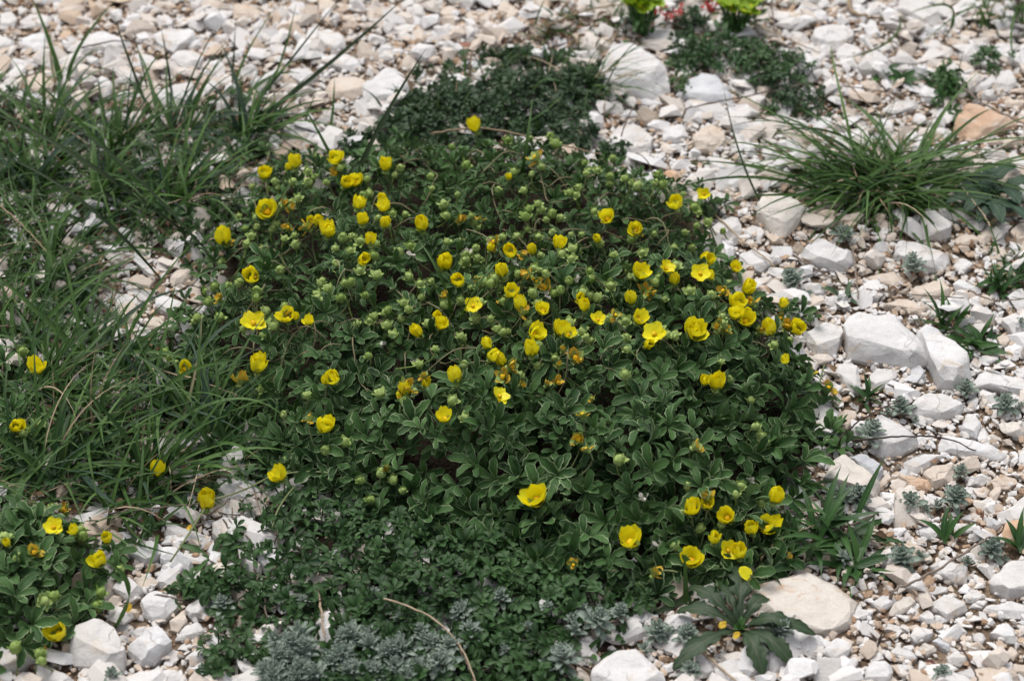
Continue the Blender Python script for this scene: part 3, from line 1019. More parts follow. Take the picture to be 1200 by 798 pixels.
def scatter_stones(protos, n, rmin, rmax, power, lift, avoid, seed, tone_lo, tone_hi):
    g = np.random.default_rng(seed)
    out = []
    x = g.uniform(-0.42, 0.42, n); y = g.uniform(-0.30, 0.50, n)
    r = (rmin + (rmax - rmin) * g.random(n) ** power) * MM
    ii = ((x - OX) / OCC_RES).astype(int); jj = ((y - OY) / OCC_RES).astype(int)
    vc = veg_cover(x, y)
    keep = g.random(n) > vc * 1.0
    # trapezoid of what the photograph (and a step aside) can see
    lim = 0.235 + (y + 0.2) * 0.24 + 0.05
    keep &= np.abs(x) < lim
    if avoid:
        for ang in np.arange(0, 6.28, 0.785):
            a = (ii + (r * 0.55 * math.cos(ang) / OCC_RES)).astype(int).clip(0, ON - 1)
            b = (jj + (r * 0.55 * math.sin(ang) / OCC_RES)).astype(int).clip(0, OM - 1)
            keep &= ~OCC[b, a]
    idx = np.nonzero(keep)[0]
    idx = idx[np.argsort(-r[idx])]
    z = G(x, y)
    patch = vnoise(x, y, 0.05, 21)
    for i in idx:
        if avoid:
            k = max(1, int(r[i] * 0.30 / OCC_RES))
            if OCC[max(0, jj[i] - k):jj[i] + k + 1, max(0, ii[i] - k):ii[i] + k + 1].mean() > 0.45:
                continue
        p = protos[g.integers(len(protos))]
        q = Matrix.Translation((x[i], y[i], z[i] + r[i] * lift * g.uniform(0.5, 1.4))) @ Matrix.Rotation(g.uniform(0, 6.28), 4, 'Z') @ Matrix.Rotation(g.normal(0, 0.28), 4, 'X') @ Matrix.Rotation(g.normal(0, 0.28), 4, 'Y') @ Matrix.Scale(r[i], 4)
        t = np.clip(g.uniform(tone_lo, tone_hi) + 0.13 * patch[i] - 0.09 * min(max((y[i] - 0.10) / 0.10, 0), 1) * (x[i] < 0.06), 0, 1)
        m = p.moved(q)
        m.tone[:] = t
        out.append(m)
        if avoid:
            b0, a0 = jj[i], ii[i]
            k = max(1, int(r[i] * 0.50 / OCC_RES))
            OCC[max(0, b0 - k):b0 + k, max(0, a0 - k):a0 + k] = True
    return out


gr = scatter_stones(mid_protos, 56000, 2.4, 9.5, 2.0, 0.35, True, 3, 0.40, 1.08)
print('mid gravel', len(gr))
g2 = scatter_stones(small_protos, 110000, 0.8, 2.6, 1.5, 0.7, False, 4, 0.10, 1.0)
print('small gravel', len(g2))
J = join(gr + g2)
o = link('gravel', J.mesh('gravel', MT['gravel'], False))
tag(o, 'loose limestone gravel between the bigger stones', 'gravel', kind='stuff')

# --- ground sheet, fine where it is seen, reaching far out
def axis(a, b, fine):
    core = np.arange(a, b + 1e-9, fine)
    far = 0.02 * 1.55 ** np.arange(1, 18)
    return np.concatenate([(a - np.cumsum(far))[::-1], core, b + np.cumsum(far)])


gx, gy = axis(-0.45, 0.45, 0.004), axis(-0.34, 0.54, 0.004)
X, Y = np.meshgrid(gx, gy)
near = np.clip(1.5 - np.maximum(np.abs(X), np.abs(Y)), 0, 1)
Z = G(X, Y) * np.maximum(near, 0) + 0.0006 * vnoise(X, Y, 0.006, 30) * near - 0.0006 - 0.02 * (1 - near) * 0
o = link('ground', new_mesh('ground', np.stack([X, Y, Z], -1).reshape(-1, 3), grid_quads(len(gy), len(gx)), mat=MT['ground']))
hm = np.zeros(X.shape)  # mask darkening the soil under the mats, painted shade for deeper canopy gaps
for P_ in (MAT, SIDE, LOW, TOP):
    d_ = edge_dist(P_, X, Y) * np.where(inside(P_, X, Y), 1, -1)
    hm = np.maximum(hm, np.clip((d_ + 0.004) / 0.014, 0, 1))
at = o.data.attributes.new('humus_shade', 'FLOAT', 'POINT')
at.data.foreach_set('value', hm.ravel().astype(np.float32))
tag(o, 'brown gritty soil under the stones', 'ground', kind='structure')
# ------------------------------------------------------------------ leaf shapes
def leaflet(L, W, g, teeth=3, rows=9, droop=0.25, fold=0.5, cols=(-1, -0.8, 0, 0.8, 1), point=0.35, shape=0.65):
    """an obovate toothed leaflet from the origin along +x, its face to +z"""
    t = np.linspace(0, 1, rows)
    half = W * 0.5 * (np.sin(np.pi * np.clip(t, 0, 1) ** (1 / shape) * 0.80 + 0.05)) ** 0.8
    half = np.maximum(half, W * 0.04)
    half[-1] = W * 0.5 * point
    if teeth:
        for i in range(rows):
            if t[i] > 0.5:
                half[i] *= 1 + (0.13 if i % 2 else -0.10)
    bend = -droop * L * t ** 2 * g.uniform(0.3, 1.3) + 0.10 * L * np.sin(t * 3)
    sp = np.stack([t * L, 0.06 * L * g.normal() * t ** 2, bend], 1)
    side = np.tile([0, 1.0, 0], (rows, 1))
    nr = np.tile([0, 0, 1.0], (rows, 1))
    return ribbon(sp, side, nr, half, cols, fold * g.uniform(0.5, 1.4))


def rot(p, *ms):
    m = Matrix.Identity(4)
    for a in ms:
        m = m @ a
    return p.moved(m)


def palmate(g, n=5, L=0.0112, W=0.0041, spread=120, petiole=0.010, lift=0.75, rows=9, teeth=3, droop=0.28):
    ps = []
    for k in range(n):
        f = k / (n - 1) * 2 - 1 if n > 1 else 0
        az = math.radians(f * spread + g.normal() * 6)
        s = (1 - 0.30 * abs(f)) * g.uniform(0.9, 1.08)
        lf = leaflet(L * s, W * s, g, teeth, rows, droop)
        lf.tone[:] = 0.5 + g.normal() * 0.1
        ps.append(rot(lf, Matrix.Rotation(az, 4, 'Z'), Matrix.Rotation(-lift * g.uniform(0.3, 1.3), 4, 'Y')))
    if petiole:
        c = bez((0.0003, 0, 0.0002), (-0.002, 0, -petiole * 0.5), (-petiole * 0.5, g.normal() * 0.002, -petiole), 5)
        st = tube(c, 0.00035, 4)
        st.uv[:] = 0.45
        ps.append(st)
    return join(ps)


def fast_join(protos, mats, dt):
    return join([p.moved(m, d) for p, m, d in zip(protos, mats, dt)])


g0 = np.random.default_rng(101)
LEAVES = [palmate(g0) for _ in range(14)]
SMALL = [palmate(g0, n=int(g0.choice([3, 5, 5])), L=0.0056, W=0.0025, spread=100, petiole=0.006, lift=0.5, rows=6, teeth=0, droop=0.2) for _ in range(14)]
TINY = [palmate(g0, n=int(g0.choice([5, 5, 6])), L=0.0056, W=0.0027, spread=120, petiole=0.005, lift=0.6, rows=5, teeth=0, droop=0.2) for _ in range(10)]


def canopy_leaves(P, H, protos, n, seed, depth, tilt, size, margin=0.0, accept=None, outward=0.9, up=0.0, keep_in=0.0, ragged=0.008, fade=0.0, rscale=0.02):
    """leaf placements through the upper layers of a cushion: (matrix, proto index, depth below the surface)"""
    g = np.random.default_rng(seed)
    lo, hi = P.min(0) - margin, P.max(0) + margin
    res = []
    x = g.uniform(lo[0], hi[0], n * 6); y = g.uniform(lo[1], hi[1], n * 6)
    d = edge_dist(P, x, y) * np.where(inside(P, x, y), 1, -1)
    d = d + ragged * vnoise(x, y, rscale, seed) + 0.3 * ragged * vnoise(x, y, rscale * 0.3, seed + 1)
    okm = d > -margin + keep_in
    if fade:
        okm &= g.random(len(x)) < np.clip((d + margin) / fade, 0.04, 1)
    ok = np.nonzero(okm)[0][:n]
    e = 0.004
    h = H(x[ok], y[ok])
    hx = (H(x[ok] + e, y[ok]) - H(x[ok] - e, y[ok])) / (2 * e)
    hy = (H(x[ok], y[ok] + e) - H(x[ok], y[ok] - e)) / (2 * e)
    gz = G(x[ok], y[ok])
    for j, i in enumerate(ok):
        u = g.random() ** 1.4
        z = gz[j] + max(h[j] * (1 - 0.75 * u * depth), 0.003)
        if accept is not None and not accept(x[i], y[i], g):
            continue
        nv = Vector((-hx[j] * outward + g.normal() * tilt, -hy[j] * outward + g.normal() * tilt - up, 1.0))
        s = size * g.uniform(0.72, 1.18)
        res.append((frame(nv, g.uniform(0, 6.283), Vector((x[i], y[i], z)), s), int(g.integers(len(protos))), u, g.normal() * 0.14 + 0.16 * float(vnoise(x[i], y[i], 0.03, seed + 3))))
    return res


def leafy_thing(o, res, protos, material, prefix, n_parts=100, drop=None):
    """the 100 leaves that show largest become parts, the rest one foliage part"""
    def score(r):
        m = r[0]
        px, py = proj(*m.translation)
        if not (10 < px < 1190 and 10 < py < 790):
            return 9
        face = -(m.to_3x3() @ Vector((0, 0, 1))).normalized().dot(FWD)
        return r[2] - face * 0.6 - m.to_scale().x * 0.2
    order = sorted(range(len(res)), key=lambda i: score(res[i]))
    meshes = [p.mesh(prefix + '_leaf', material) for p in protos]
    # spread the parts over the cushion
    part, seen = [], []
    rad = 0.010
    while len(part) < min(n_parts, len(res)):
        for i in order:
            if len(part) >= n_parts:
                break
            t = res[i][0].translation
            if i in part or any((t - q).length < rad for q in seen):
                continue
            part.append(i); seen.append(t.copy())
        rad *= 0.6
        if rad < 0.0005:
            break
    ps = set(part)
    for i in part:
        c = link('leaf', meshes[res[i][1]], o)
        c.matrix_local = Matrix.Translation(-Vector(o.location)) @ res[i][0]
    rest = [protos[r[1]].moved(r[0], r[3]) for i, r in enumerate(res) if i not in ps]
    if rest:
        f = link('foliage', local(join(rest), o).mesh('foliage', material), o)
        f['kind'] = 'stuff'
    return len(part), len(rest)


# ------------------------------------------------------------------ flowers
def petal_proto(g, openness, L=0.0070, W=0.0070, roff=0.0):
    n, cols = 8, np.array([-1, -0.66, -0.33, 0, 0.33, 0.66, 1])
    th0 = math.radians(20 + 30 * (1 - openness))
    th1 = math.radians(8 + 112 * (1 - openness) ** 1.1)
    t = np.linspace(0, 1, n)
    th = th0 + (th1 - th0) * t
    V, uv = [], []
    hw = W * 0.5 * np.clip(np.sin(np.pi * (0.06 + 0.70 * t ** 0.9)), 0.12, 1) ** 0.75
    hw[-1] *= 0.78
    wv = g.normal() * 0.0003
    for i in range(n):
        for c in cols:
            # rounded tip with a shallow notch
            lt = t[i] * (1 - 0.16 * c * c * t[i] - 0.09 * math.exp(-(c / 0.25) ** 2) * t[i] ** 4)
            k = lt * (n - 1); k0 = int(min(k, n - 2)); f = k - k0
            seg = L / (n - 1)
            r = 0.0005 + roff + seg * (np.cos(th[:k0]).sum() + f * math.cos(th[k0]))
            z = seg * (np.sin(th[:k0]).sum() + f * math.sin(th[k0]))
            s = c * hw[i]
            R = max(r, 0.0030) + 0.0016 * openness
            ph = s / R
            x = r - R + R * math.cos(ph)
            y = R * math.sin(ph)
            z2 = z + 0.0004 * math.sin(c * 5 + i + wv * 9000) * t[i] + wv * t[i] + g.normal() * 0.00012 * t[i]
            V.append((x, y, z2)); uv.append((c, t[i]))
    return Proto(V, grid_quads(n, len(cols)), None, np.array(uv), 0.5 + g.normal() * 0.08)


gf = np.random.default_rng(55)
PETALS = {}
for kind, op in (('tight', 0.0), ('cup', 0.05), ('half', 0.27), ('open', 0.72)):
    PETALS[kind] = [petal_proto(gf, op + gf.normal() * 0.05, roff=0.0002 * (k % 2)).mesh('petal', MT['petal']) for k in range(15)]
PETALS['wilt'] = [petal_proto(gf, float(gf.uniform(0.05, 1.0)), L=0.0050, W=float(gf.uniform(0.0025, 0.0045))).mesh('petal', MT['wilt']) for k in range(6)]


def ball(r, n=8, m=6, lobes=0, la=0.0, squash=1.0, tip=0.0, tone=0.5, rough=0.0, g=None):
    V, Q, T = [], [], []
    for i in range(1, m):
        a = math.pi * i / m
        for j in range(n):
            p = 2 * math.pi * j / n
            rr = r * math.sin(a) * (1 + la * math.cos(lobes * p))
            if g is not None and rough:
                rr *= 1 + g.normal() * rough
            V.append((rr * math.cos(p), rr * math.sin(p), r * squash * -math.cos(a) + tip * max(0, -math.cos(a)) ** 3))
    V.append((0, 0, -r * squash)); V.append((0, 0, r * squash + tip))
    for i in range(m - 2):
        for j in range(n):
            k = (j + 1) % n
            Q.append((i * n + j, i * n + k, (i + 1) * n + k, (i + 1) * n + j))
    b, t = len(V) - 2, len(V) - 1
    for j in range(n):
        k = (j + 1) % n
        T.append((b, k, j)); T.append((t, (m - 2) * n + j, (m - 2) * n + k))
    return Proto(V, Q, T, None, tone)


def sepal_ring(g, n, L, W, up, spin=0.0):
    ps = []
    for k in range(n):
        lf = leaflet(L * g.uniform(0.85, 1.1), W, g, 0, 5, -0.3, 0.3, (-1, 0, 1), 0.08, 0.85)
        ps.append(rot(lf, Matrix.Rotation(spin + k / n * 6.2832, 4, 'Z'), Matrix.Translation((0.0006, 0, 0)), Matrix.Rotation(-up * g.uniform(0.8, 1.2), 4, 'Y')))
    return ps


STAMEN = ball(0.0013, 10, 6, squash=0.8, rough=0.12, g=gf).mesh('stamens', MT['stamen'])
CALYX = {k: join([ball(0.0014, 8, 5, squash=0.6)] + sepal_ring(gf, 5, 0.0044, 0.0028, up) + sepal_ring(gf, 5, 0.0036, 0.0019, up * 0.75, 0.6)).mesh('calyx', MT['calyx']) for k, up in (('tight', 1.15), ('cup', 0.95), ('half', 0.65), ('open', 0.3), ('wilt', 0.9))}
BUDS = []
for k in range(6):
    r = 0.00165 * gf.uniform(0.92, 1.15)
    ps = [ball(r, 15, 8, 5, 0.10, 0.85, 0.0010, rough=0.02, g=gf)]
    ps += [rot(p, Matrix.Translation((0, 0, -r * 0.55))) for p in sepal_ring(gf, 5, r * 1.9, r * 1.05, 1.05 - 0.12 * k) + sepal_ring(gf, 5, r * 1.5, r * 0.7, 0.7, 0.6)]
    BUDS.append(join(ps).mesh('bud', MT['calyx']))

# photo x, photo y, diameter in photo pixels, kind (t tight, c cup, h half open, o open, w withered)
FLOWERS = """310 203 17 c;313 247 25 h;261 278 21 c;295 323 20 c;336 370 22 h;297 376 30 o;217 431 18 h;302 428 20 c;284 441 20 w;390 443 18 c;380 499 21 c;363 487 14 w;255 348 12 w;356 263 18 w;346 190 17 c;
393 186 17 c;417 212 19 h;406 214 16 c;421 238 17 c;425 257 16 c;383 269 22 h;452 193 17 c;450 242 19 h;494 263 19 c;556 147 18 c;625 181 18 w;596 207 9 t;711 254 20 h;746 268 19 h;
434 281 15 c;521 308 21 c;537 329 18 c;598 295 17 c;588 317 18 c;656 285 17 c;599 342 18 c;610 356 18 c;554 357 21 o;517 380 19 h;489 389 16 c;628 391 24 h;623 409 20 c;657 386 22 h;667 390 16 h;571 403 15 c;578 417 16 c;533 440 20 c;
521 488 20 h;587 440 18 w;587 462 22 o;636 362 18 h;685 358 15 c;701 373 19 o;751 319 24 h;782 313 22 o;740 349 17 c;750 373 21 h;766 389 28 o;675 417 22 w;643 448 12 w;682 482 14 w;676 514 20 w;684 524 14 w;603 428 20 w;479 449 24 w;
767 343 13 w;723 368 12 w;827 305 18 c;821 319 23 o;877 337 19 c;864 354 22 c;862 368 20 h;874 374 24 h;901 385 20 c;921 381 19 w;935 385 20 c;814 388 28 h;840 448 21 c;920 421 11 t;952 435 14 w;970 452 14 w;820 521 18 w;
825 227 16 o;792 238 17 c;628 582 32 h;738 632 30 h;672 662 12 w;452 548 12 w;810 594 22 c;829 578 20 w;829 590 20 h;852 605 24 h;910 581 21 c;880 619 18 c;900 616 26 h;837 630 16 t;855 644 24 o;866 646 20 c;810 654 28 h;770 667 18 w;
242 586 25 c;327 556 24 h;470 455 16 w;497 437 12 w;575 290 10 t;700 280 11 t;630 330 12 w;560 255 10 w;520 345 11 w;655 425 12 w"""
FL_MAIN = [f.split() for f in FLOWERS.replace('\n', '').split(';') if f.strip()]
FL_SIDE = [f.split() for f in "62 616 23 o;40 645 17 w;125 630 14 t;116 656 19 c;67 740 24 c;73 593 18 w;86 621 12 t;8 636 10 t".split(';')]
FL_FAR = [f.split() for f in "43 430 24 h;19 500 18 c;185 550 20 c".split(';')]
KN = dict(t='tight', c='cup', h='half', o='open', w='wilt')
NAT = dict(tight=0.0066, cup=0.0070, half=0.0088, open=0.0128, wilt=0.0070)
grow = random.Random(31)
FPOS = []


def add_stalk(o, fo, mat4, H, L, lean=None, name='stalk', r=0.00036):
    """a stalk curving from under the head down into the leaves"""
    P = mat4.translation
    ax = (mat4.to_3x3() @ Vector((0, 0, 1))).normalized()
    lean = lean or Vector((grow.gauss(0, 1), grow.gauss(0, 1), 0)).normalized()
    p1 = P - ax * L * 0.5
    p2 = P - Vector((0, 0, L * 0.8)) + lean * L * 0.5
    gz = float(G(p2.x, p2.y))
    p2.z = max(p2.z, gz - 0.001)
    p1.z = max(p1.z, gz + 0.002)
    pr = tube(bez(P - ax * 0.0004, p1, p2, 8), r, 5, 0.5)
    inv = mat4.inverted()
    pr = pr.moved(inv)
    s = link(name, pr.mesh('stalk', MT['stalk']), fo)
    return s


def add_flower(o, px, py, dia, kind, H, lift=0.0085, L=0.022):
    kind = KN[kind]
    P = on_canopy(px, py, H, lift)
    dist = (P - CAMP).length
    ppm = 600 / TANH / dist          # photo pixels per metre there
    sc = min(max(1.06 * dia / ppm / NAT[kind], 0.45), 1.75)
    toward = Vector((0, -0.22, 0)) if kind in ('half', 'open') else Vector((0, 0.0, 0))
    ax = Vector((grow.gauss(0, 0.30), grow.gauss(0, 0.25), 1.0)) + toward
    if kind == 'wilt':
        ax = Vector((grow.gauss(0, 0.7), grow.gauss(-0.1, 0.6), 0.8))
    ax.normalize()
    base = P - ax * 0.0028 * sc
    m = frame(ax, grow.uniform(0, 6.28), base, sc)
    f = link('flower', STAMEN, o)
    f.matrix_local = Matrix.Translation(-Vector(o.location)) @ m @ Matrix.Translation((0, 0, 0.0012))
    mw = m @ Matrix.Translation((0, 0, 0.0012))
    dn = Matrix.Translation((0, 0, -0.0012))
    pet = PETALS[kind]
    for k in range(5):
        if kind == 'wilt' and k in (1, 3) and grow.random() < 0.6:
            continue
        me = pet[grow.randrange(3) * 5 + k] if kind != 'wilt' else pet[grow.randrange(6)]
        c = link('petal', me, f)
        jit = 0.11 if kind != 'wilt' else 0.5
        c.matrix_local = dn @ Matrix.Rotation(k * 1.2566 + grow.gauss(0, jit), 4, 'Z') @ Matrix.Rotation(grow.gauss(0, jit * 1.4), 4, 'Y')
    c = link('calyx', CALYX[kind], f)
    c.matrix_local = dn @ Matrix.Translation((0, 0, -0.0013))
    add_stalk(o, f, mw, H, L)
    # the stalk mesh was made in the flower's own frame
    FPOS.append(P + Vector((0, -0.004, 0.002)))
    return f


def add_bud(o, P, H, s=1.0, L=0.020):
    ax = Vector((grow.gauss(0, 0.45), grow.gauss(-0.05, 0.4), 1.0)).normalized()
    m = frame(ax, grow.uniform(0, 6.28), P, s)
    b = link('bud', BUDS[grow.randrange(6)], o)
    b.matrix_local = Matrix.Translation(-Vector(o.location)) @ m
    add_stalk(o, b, m, H, L)
    return b


cx, cy = MAT.mean(0)
main = root('cinquefoil_plant', (cx, cy, float(G(cx, cy))), 'large cushion of silver-edged dark leaves dotted with yellow flowers on pale stones', 'plant', 'yellow flowering cushions')
cx, cy = SIDE.mean(0)
sidep = root('cinquefoil_plant', (cx, cy, float(G(cx, cy))), 'smaller yellow-flowered leafy plant in front of the grass, above the white block pile', 'plant', 'yellow flowering cushions')
cx, cy = FAR.mean(0)
farp = root('cinquefoil_plant', (cx, cy, float(G(cx, cy))), 'little flowering plant with three yellow flowers among the grass at the left edge', 'plant', 'yellow flowering cushions')

for a, b, d, k in FL_MAIN:
    add_flower(main, float(a), float(b), float(d), k, M)
ge = random.Random(77)
n_more = 0
MORE = []
while n_more < 60:
    f = FL_MAIN[ge.randrange(len(FL_MAIN))]
    a, b = float(f[0]) + ge.gauss(0, 20), float(f[1]) + ge.gauss(0, 13)
    if 165 < b < 470 and 240 < a < 945 and inside(MAT, *unproj(a, b, 0.03)):
        MORE.append(add_flower(main, a, b, ge.uniform(9, 16), ge.choice('ttwwwch'), M, ge.uniform(0.004, 0.009)))
        n_more += 1
# past a hundred heads: the smallest ones are kept as one part
mats, VV, QQ, TT, UU, mq, mtri, off = [], [], [], [], [], [], [], 0
for f_ in MORE:
    for o_, m_ in [(f_, f_.matrix_basis.copy())] + [(c_, f_.matrix_basis @ c_.matrix_basis) for c_ in f_.children]:
        me = o_.data
        if me.materials[0] not in mats:
            mats.append(me.materials[0])
        k_ = mats.index(me.materials[0])
        co = np.empty(len(me.vertices) * 3); me.vertices.foreach_get('co', co); co = co.reshape(-1, 3)
        R_ = np.array(m_)
        VV.append(co @ R_[:3, :3].T + R_[:3, 3])
        u_ = np.empty(len(me.vertices) * 3); me.attributes['uvp'].data.foreach_get('vector', u_); UU.append(u_.reshape(-1, 3)[:, :2])
        for p in me.polygons:
            t_ = [v + off for v in p.vertices]
            (QQ if len(t_) == 4 else TT).append(t_)
            (mq if len(t_) == 4 else mtri).append(k_)
        off += len(co)
me = new_mesh('small_flowers', np.concatenate(VV), QQ, TT, np.concatenate(UU), 0.5)
for m_ in mats:
    me.materials.append(m_)
if len(me.polygons) == len(mq) + len(mtri):
    me.polygons.foreach_set('material_index', np.array(mq + mtri, np.int32))
for f_ in MORE:
    for c_ in list(f_.children):
        bpy.data.objects.remove(c_)
    bpy.data.objects.remove(f_)
f = link('small_flowers', me, main)
f['kind'] = 'stuff'
for a, b, d, k in FL_SIDE:
    add_flower(sidep, float(a), float(b), float(d), k, SIDE_H, 0.006, 0.018)
for a, b, d, k in FL_FAR:
    add_flower(farp, float(a), float(b), float(d), k, FAR_H, 0.010, 0.018)

# buds: thick in the upper half and along the left rim, few in the dark lower half
BUD_SPOTS = prs("300 262 288 270 322 214 345 214 367 205 383 214 402 196 425 230 440 255 424 285 405 280 395 292 458 252 478 290 529 175 545 195 593 165 616 165 645 160 652 170 690 205 700 200 715 205 683 197 734 210 745 219 776 217 770 205 630 238 622 245 667 226 618 255 650 252 640 258 705 285 770 270 812 245 825 260 845 272 818 250 660 300 690 318 720 300 740 285 560 290 573 280 590 282 545 300 570 330 610 322 640 320 648 345 622 346 665 330 697 330 680 345 660 345 590 350 566 352 540 352 520 360 480 367 440 370 458 365 425 345 440 300 412 330 400 350 372 350 345 280 300 345 245 340 253 335 240 355 230 372 255 372 224 380 283 335 300 350 315 382 285 390 310 395 195 412 205 425 197 418 310 455 332 485 360 465 385 530 405 520 423 565 440 558 460 562 470 572 432 588 477 468 442 465 430 418 490 430 545 430 560 440 530 470 545 490 610 442 630 430 650 420 660 408 630 405 690 400 735 410 770 385 880 470 855 445 845 425 908 405 925 400 967 430 965 420 905 362 885 500 892 512 900 520 800 600 805 570 862 580 868 570 820 620 790 640 893 590 880 575 845 615 773 650 845 560 725 540 733 440 540 395 575 375 510 410 335 540 315 570 297 576 330 600 325 618 200 660 198 672 340 520 590 390 620 380 505 330 480 325 700 350 715 335")
gb = random.Random(8)
for i, (a, b) in enumerate(BUD_SPOTS):
    a += gb.gauss(0, 2); b += gb.gauss(0, 2)
    if i < 100:
        add_bud(main, on_canopy(a, b, M, 0.005), M, gb.uniform(0.85, 1.3))
rest = []
for i, (a, b) in enumerate(BUD_SPOTS[100:] + [(gb.uniform(250, 860), gb.uniform(180, 400)) for _ in range(170)]):
    P = on_canopy(a, b, M, gb.uniform(-0.001, 0.006))
    if not inside(MAT, P.x, P.y):
        continue
    ax = Vector((gb.gauss(0, .45), gb.gauss(-.05, .4), 1)).normalized()
    m = frame(ax, gb.uniform(0, 6), P, gb.uniform(0.8, 1.25))
    me = BUDS[gb.randrange(6)]
    V = np.array([v.co[:] for v in me.vertices])
    Q = [tuple(p.vertices) for p in me.polygons if len(p.vertices) == 4]
    T = [tuple(p.vertices) for p in me.polygons if len(p.vertices) == 3]
    rest.append(Proto(V, Q, T).moved(m))
    L = 0.018
    q1 = P - ax * L * .5
    q2 = P + Vector((gb.gauss(0, .006), gb.gauss(0, .006), -L * .8))
    rest.append(tube(bez(P, q1, q2, 6), 0.00034, 4, 0.3))
f = link('buds', local(join(rest), main).mesh('buds', MT['calyx']), main)
f['kind'] = 'stuff'
for a, b in prs("94 622 97 628 5 632 50 705 62 700 47 766 18 760 50 775 118 695 116 710 142 668 60 595 20 655"):
    add_bud(sidep, on_canopy(a, b, SIDE_H, 0.005), SIDE_H, gb.uniform(1.0, 1.35), 0.016)
for a, b in prs("27 412 32 504 45 498 28 508"):
    add_bud(farp, on_canopy(a, b, FAR_H, 0.008), FAR_H, gb.uniform(1.0, 1.3), 0.016)

# withered heads gone white
WHITE = [join([ball(0.0009, 7, 4, squash=.8)] + [rot(p, Matrix.Rotation(gf.normal() * .5, 4, 'X')) for p in sepal_ring(gf, 5, 0.0032, 0.0019, 0.9)]).mesh('withered_head', MT['tuft_white']) for _ in range(3)]
for a, b in prs("383 251 320 240 262 268 548 298 676 330 640 347 446 406 488 428 606 311 572 286 703 240 776 236 808 238 347 187 297 388 245 345 485 300 700 215 880 565 755 585 772 640 905 398"):
    P = on_canopy(a, b, M, 0.004)
    w_ = link('withered_head', WHITE[gb.randrange(3)], main)
    w_.matrix_local = Matrix.Translation(-Vector(main.location)) @ frame((gb.gauss(0, .5), gb.gauss(0, .5), 1), gb.uniform(0, 6), P, gb.uniform(.8, 1.2))

# pale trailing stems over the upper and left part
for k in range(96):
    a, b = gb.uniform(230, 840), gb.uniform(185, 420)
    if not inside(MAT, *unproj(a, b, .02)):
        continue
    P = on_canopy(a, b, M, 0.002)
    az = gb.uniform(0, 6.28)
    pts = []
    x, y = P.x, P.y
    for j in range(10):
        z = float(G(x, y)) + float(M(np.array([x]), np.array([y]))[0]) + 0.004 * math.sin(j * 0.7 + k) - 0.001
        pts.append((x, y, z))
        az += gb.gauss(0, 0.22)
        x += math.cos(az) * 0.0035; y += math.sin(az) * 0.0035
    link('stem', local(tube(pts, np.linspace(0.0004, 0.00025, 10), 5, gb.uniform(.3, .7)), main).mesh('stem', MT['stem']), main)
# trailing shoots reaching out to the outlying heads
for s in ("330 552 290 582 242 590", "405 560 360 552 328 560", "345 575 322 600 320 622", "795 665 770 660 768 672", "960 455 962 440 966 430", "240 600 215 640 200 662"):
    q = prs(s)
    pts = [Vector((*ground_at(*q[0], 0.012)[:2], 0.012)), Vector((*ground_at(*q[1], 0.014)[:2], 0.014)), Vector((*ground_at(*q[2], 0.010)[:2], 0.010))]
    link('stem', local(tube(bez(*pts, 12), 0.00042, 5, 0.5), main).mesh('stem', MT['stalk']), main)

res = canopy_leaves(MAT, M, LEAVES, 2250, 201, 1.0, 0.7, 0.88, margin=0.010, ragged=0.014, fade=0.012, outward=0.8, up=0.12)
# a few leaves larger in front, smaller at the back, as the cushion grows
res = [(m @ Matrix.Scale(1.18 - 0.42 * min(max((m.translation.y + 0.10 - m.translation.x * .25) / 0.2, 0), 1), 4), a, b, c) for m, a, b, c in res]
def clear_heads(res):
    """the flower heads push up through the leaves: none lies on top of one"""
    F = np.array(FPOS)
    out = []
    for r in res:
        t = np.array(r[0].translation)
        dd = F - t
        near = (np.hypot(dd[:, 0], dd[:, 1]) < 0.0095) & (t[2] > F[:, 2] - 0.0075)
        if not near.any():
            out.append(r)
    return out


res = clear_heads(res)
print('main leaves', leafy_thing(main, res, LEAVES, MT['leaf'], 'cinquefoil'))
res = canopy_leaves(SIDE, SIDE_H, LEAVES, 170, 202, 1.0, 0.45, 1.0, margin=0.004, up=0.1)
res = clear_heads(res)
print('side leaves', leafy_thing(sidep, res, LEAVES, MT['leaf'], 'cinquefoil'))
res = canopy_leaves(FAR, FAR_H, LEAVES, 26, 203, 1.0, 0.5, 0.8, up=0.1)
res = clear_heads(res)
print('far leaves', leafy_thing(farp, res, LEAVES, MT['leaf'], 'cinquefoil'))

# ------------------------------------------------------------------ creeping mats
cx, cy = LOW.mean(0)
low = root('creeping_plant', (cx, cy, float(G(cx, cy))), 'low mat of small dark green trifoliate leaves in front of the flowering cushion', 'plant')


def thin_left(x, y, g):
    px, py = proj(x, y, 0.008)
    if px < 400 and py < 760:
        return g.random() < 0.36 + 0.3 * (px > 350)
    return True


res = canopy_leaves(LOW, LOW_H, SMALL, 2150, 204, 1.0, 0.5, 1.05, margin=0.008, ragged=0.02, fade=0.016, accept=thin_left, up=0.12)
print('low', leafy_thing(low, res, SMALL, MT['creep'], 'creeping'))
for k in range(34):
    x, y = LOW[rng.integers(len(LOW))] * rng.uniform(0.5, 1.0) + LOW.mean(0) * 0.3
    q = prs("235 690 330 610 300 665 420 640 520 640 700 700 720 690 640 740 560 700 350 740 280 640 260 620")
    a, b = q[k % len(q)]
    a += rng.normal() * 20; b += rng.normal() * 12
    x, y = unproj(a, b, 0.006)
    az = rng.uniform(0, 6.28)
    pts = []
    for j in range(9):
        pts.append((x, y, float(G(x, y)) + 0.004 + 0.002 * math.sin(j + k)))
        az += rng.normal() * 0.25
        x += math.cos(az) * 0.004; y += math.sin(az) * 0.004
    link('stem', local(tube(pts, np.linspace(0.0005, 0.0003, 9), 5, .5), low).mesh('stem', MT['twig']), low)

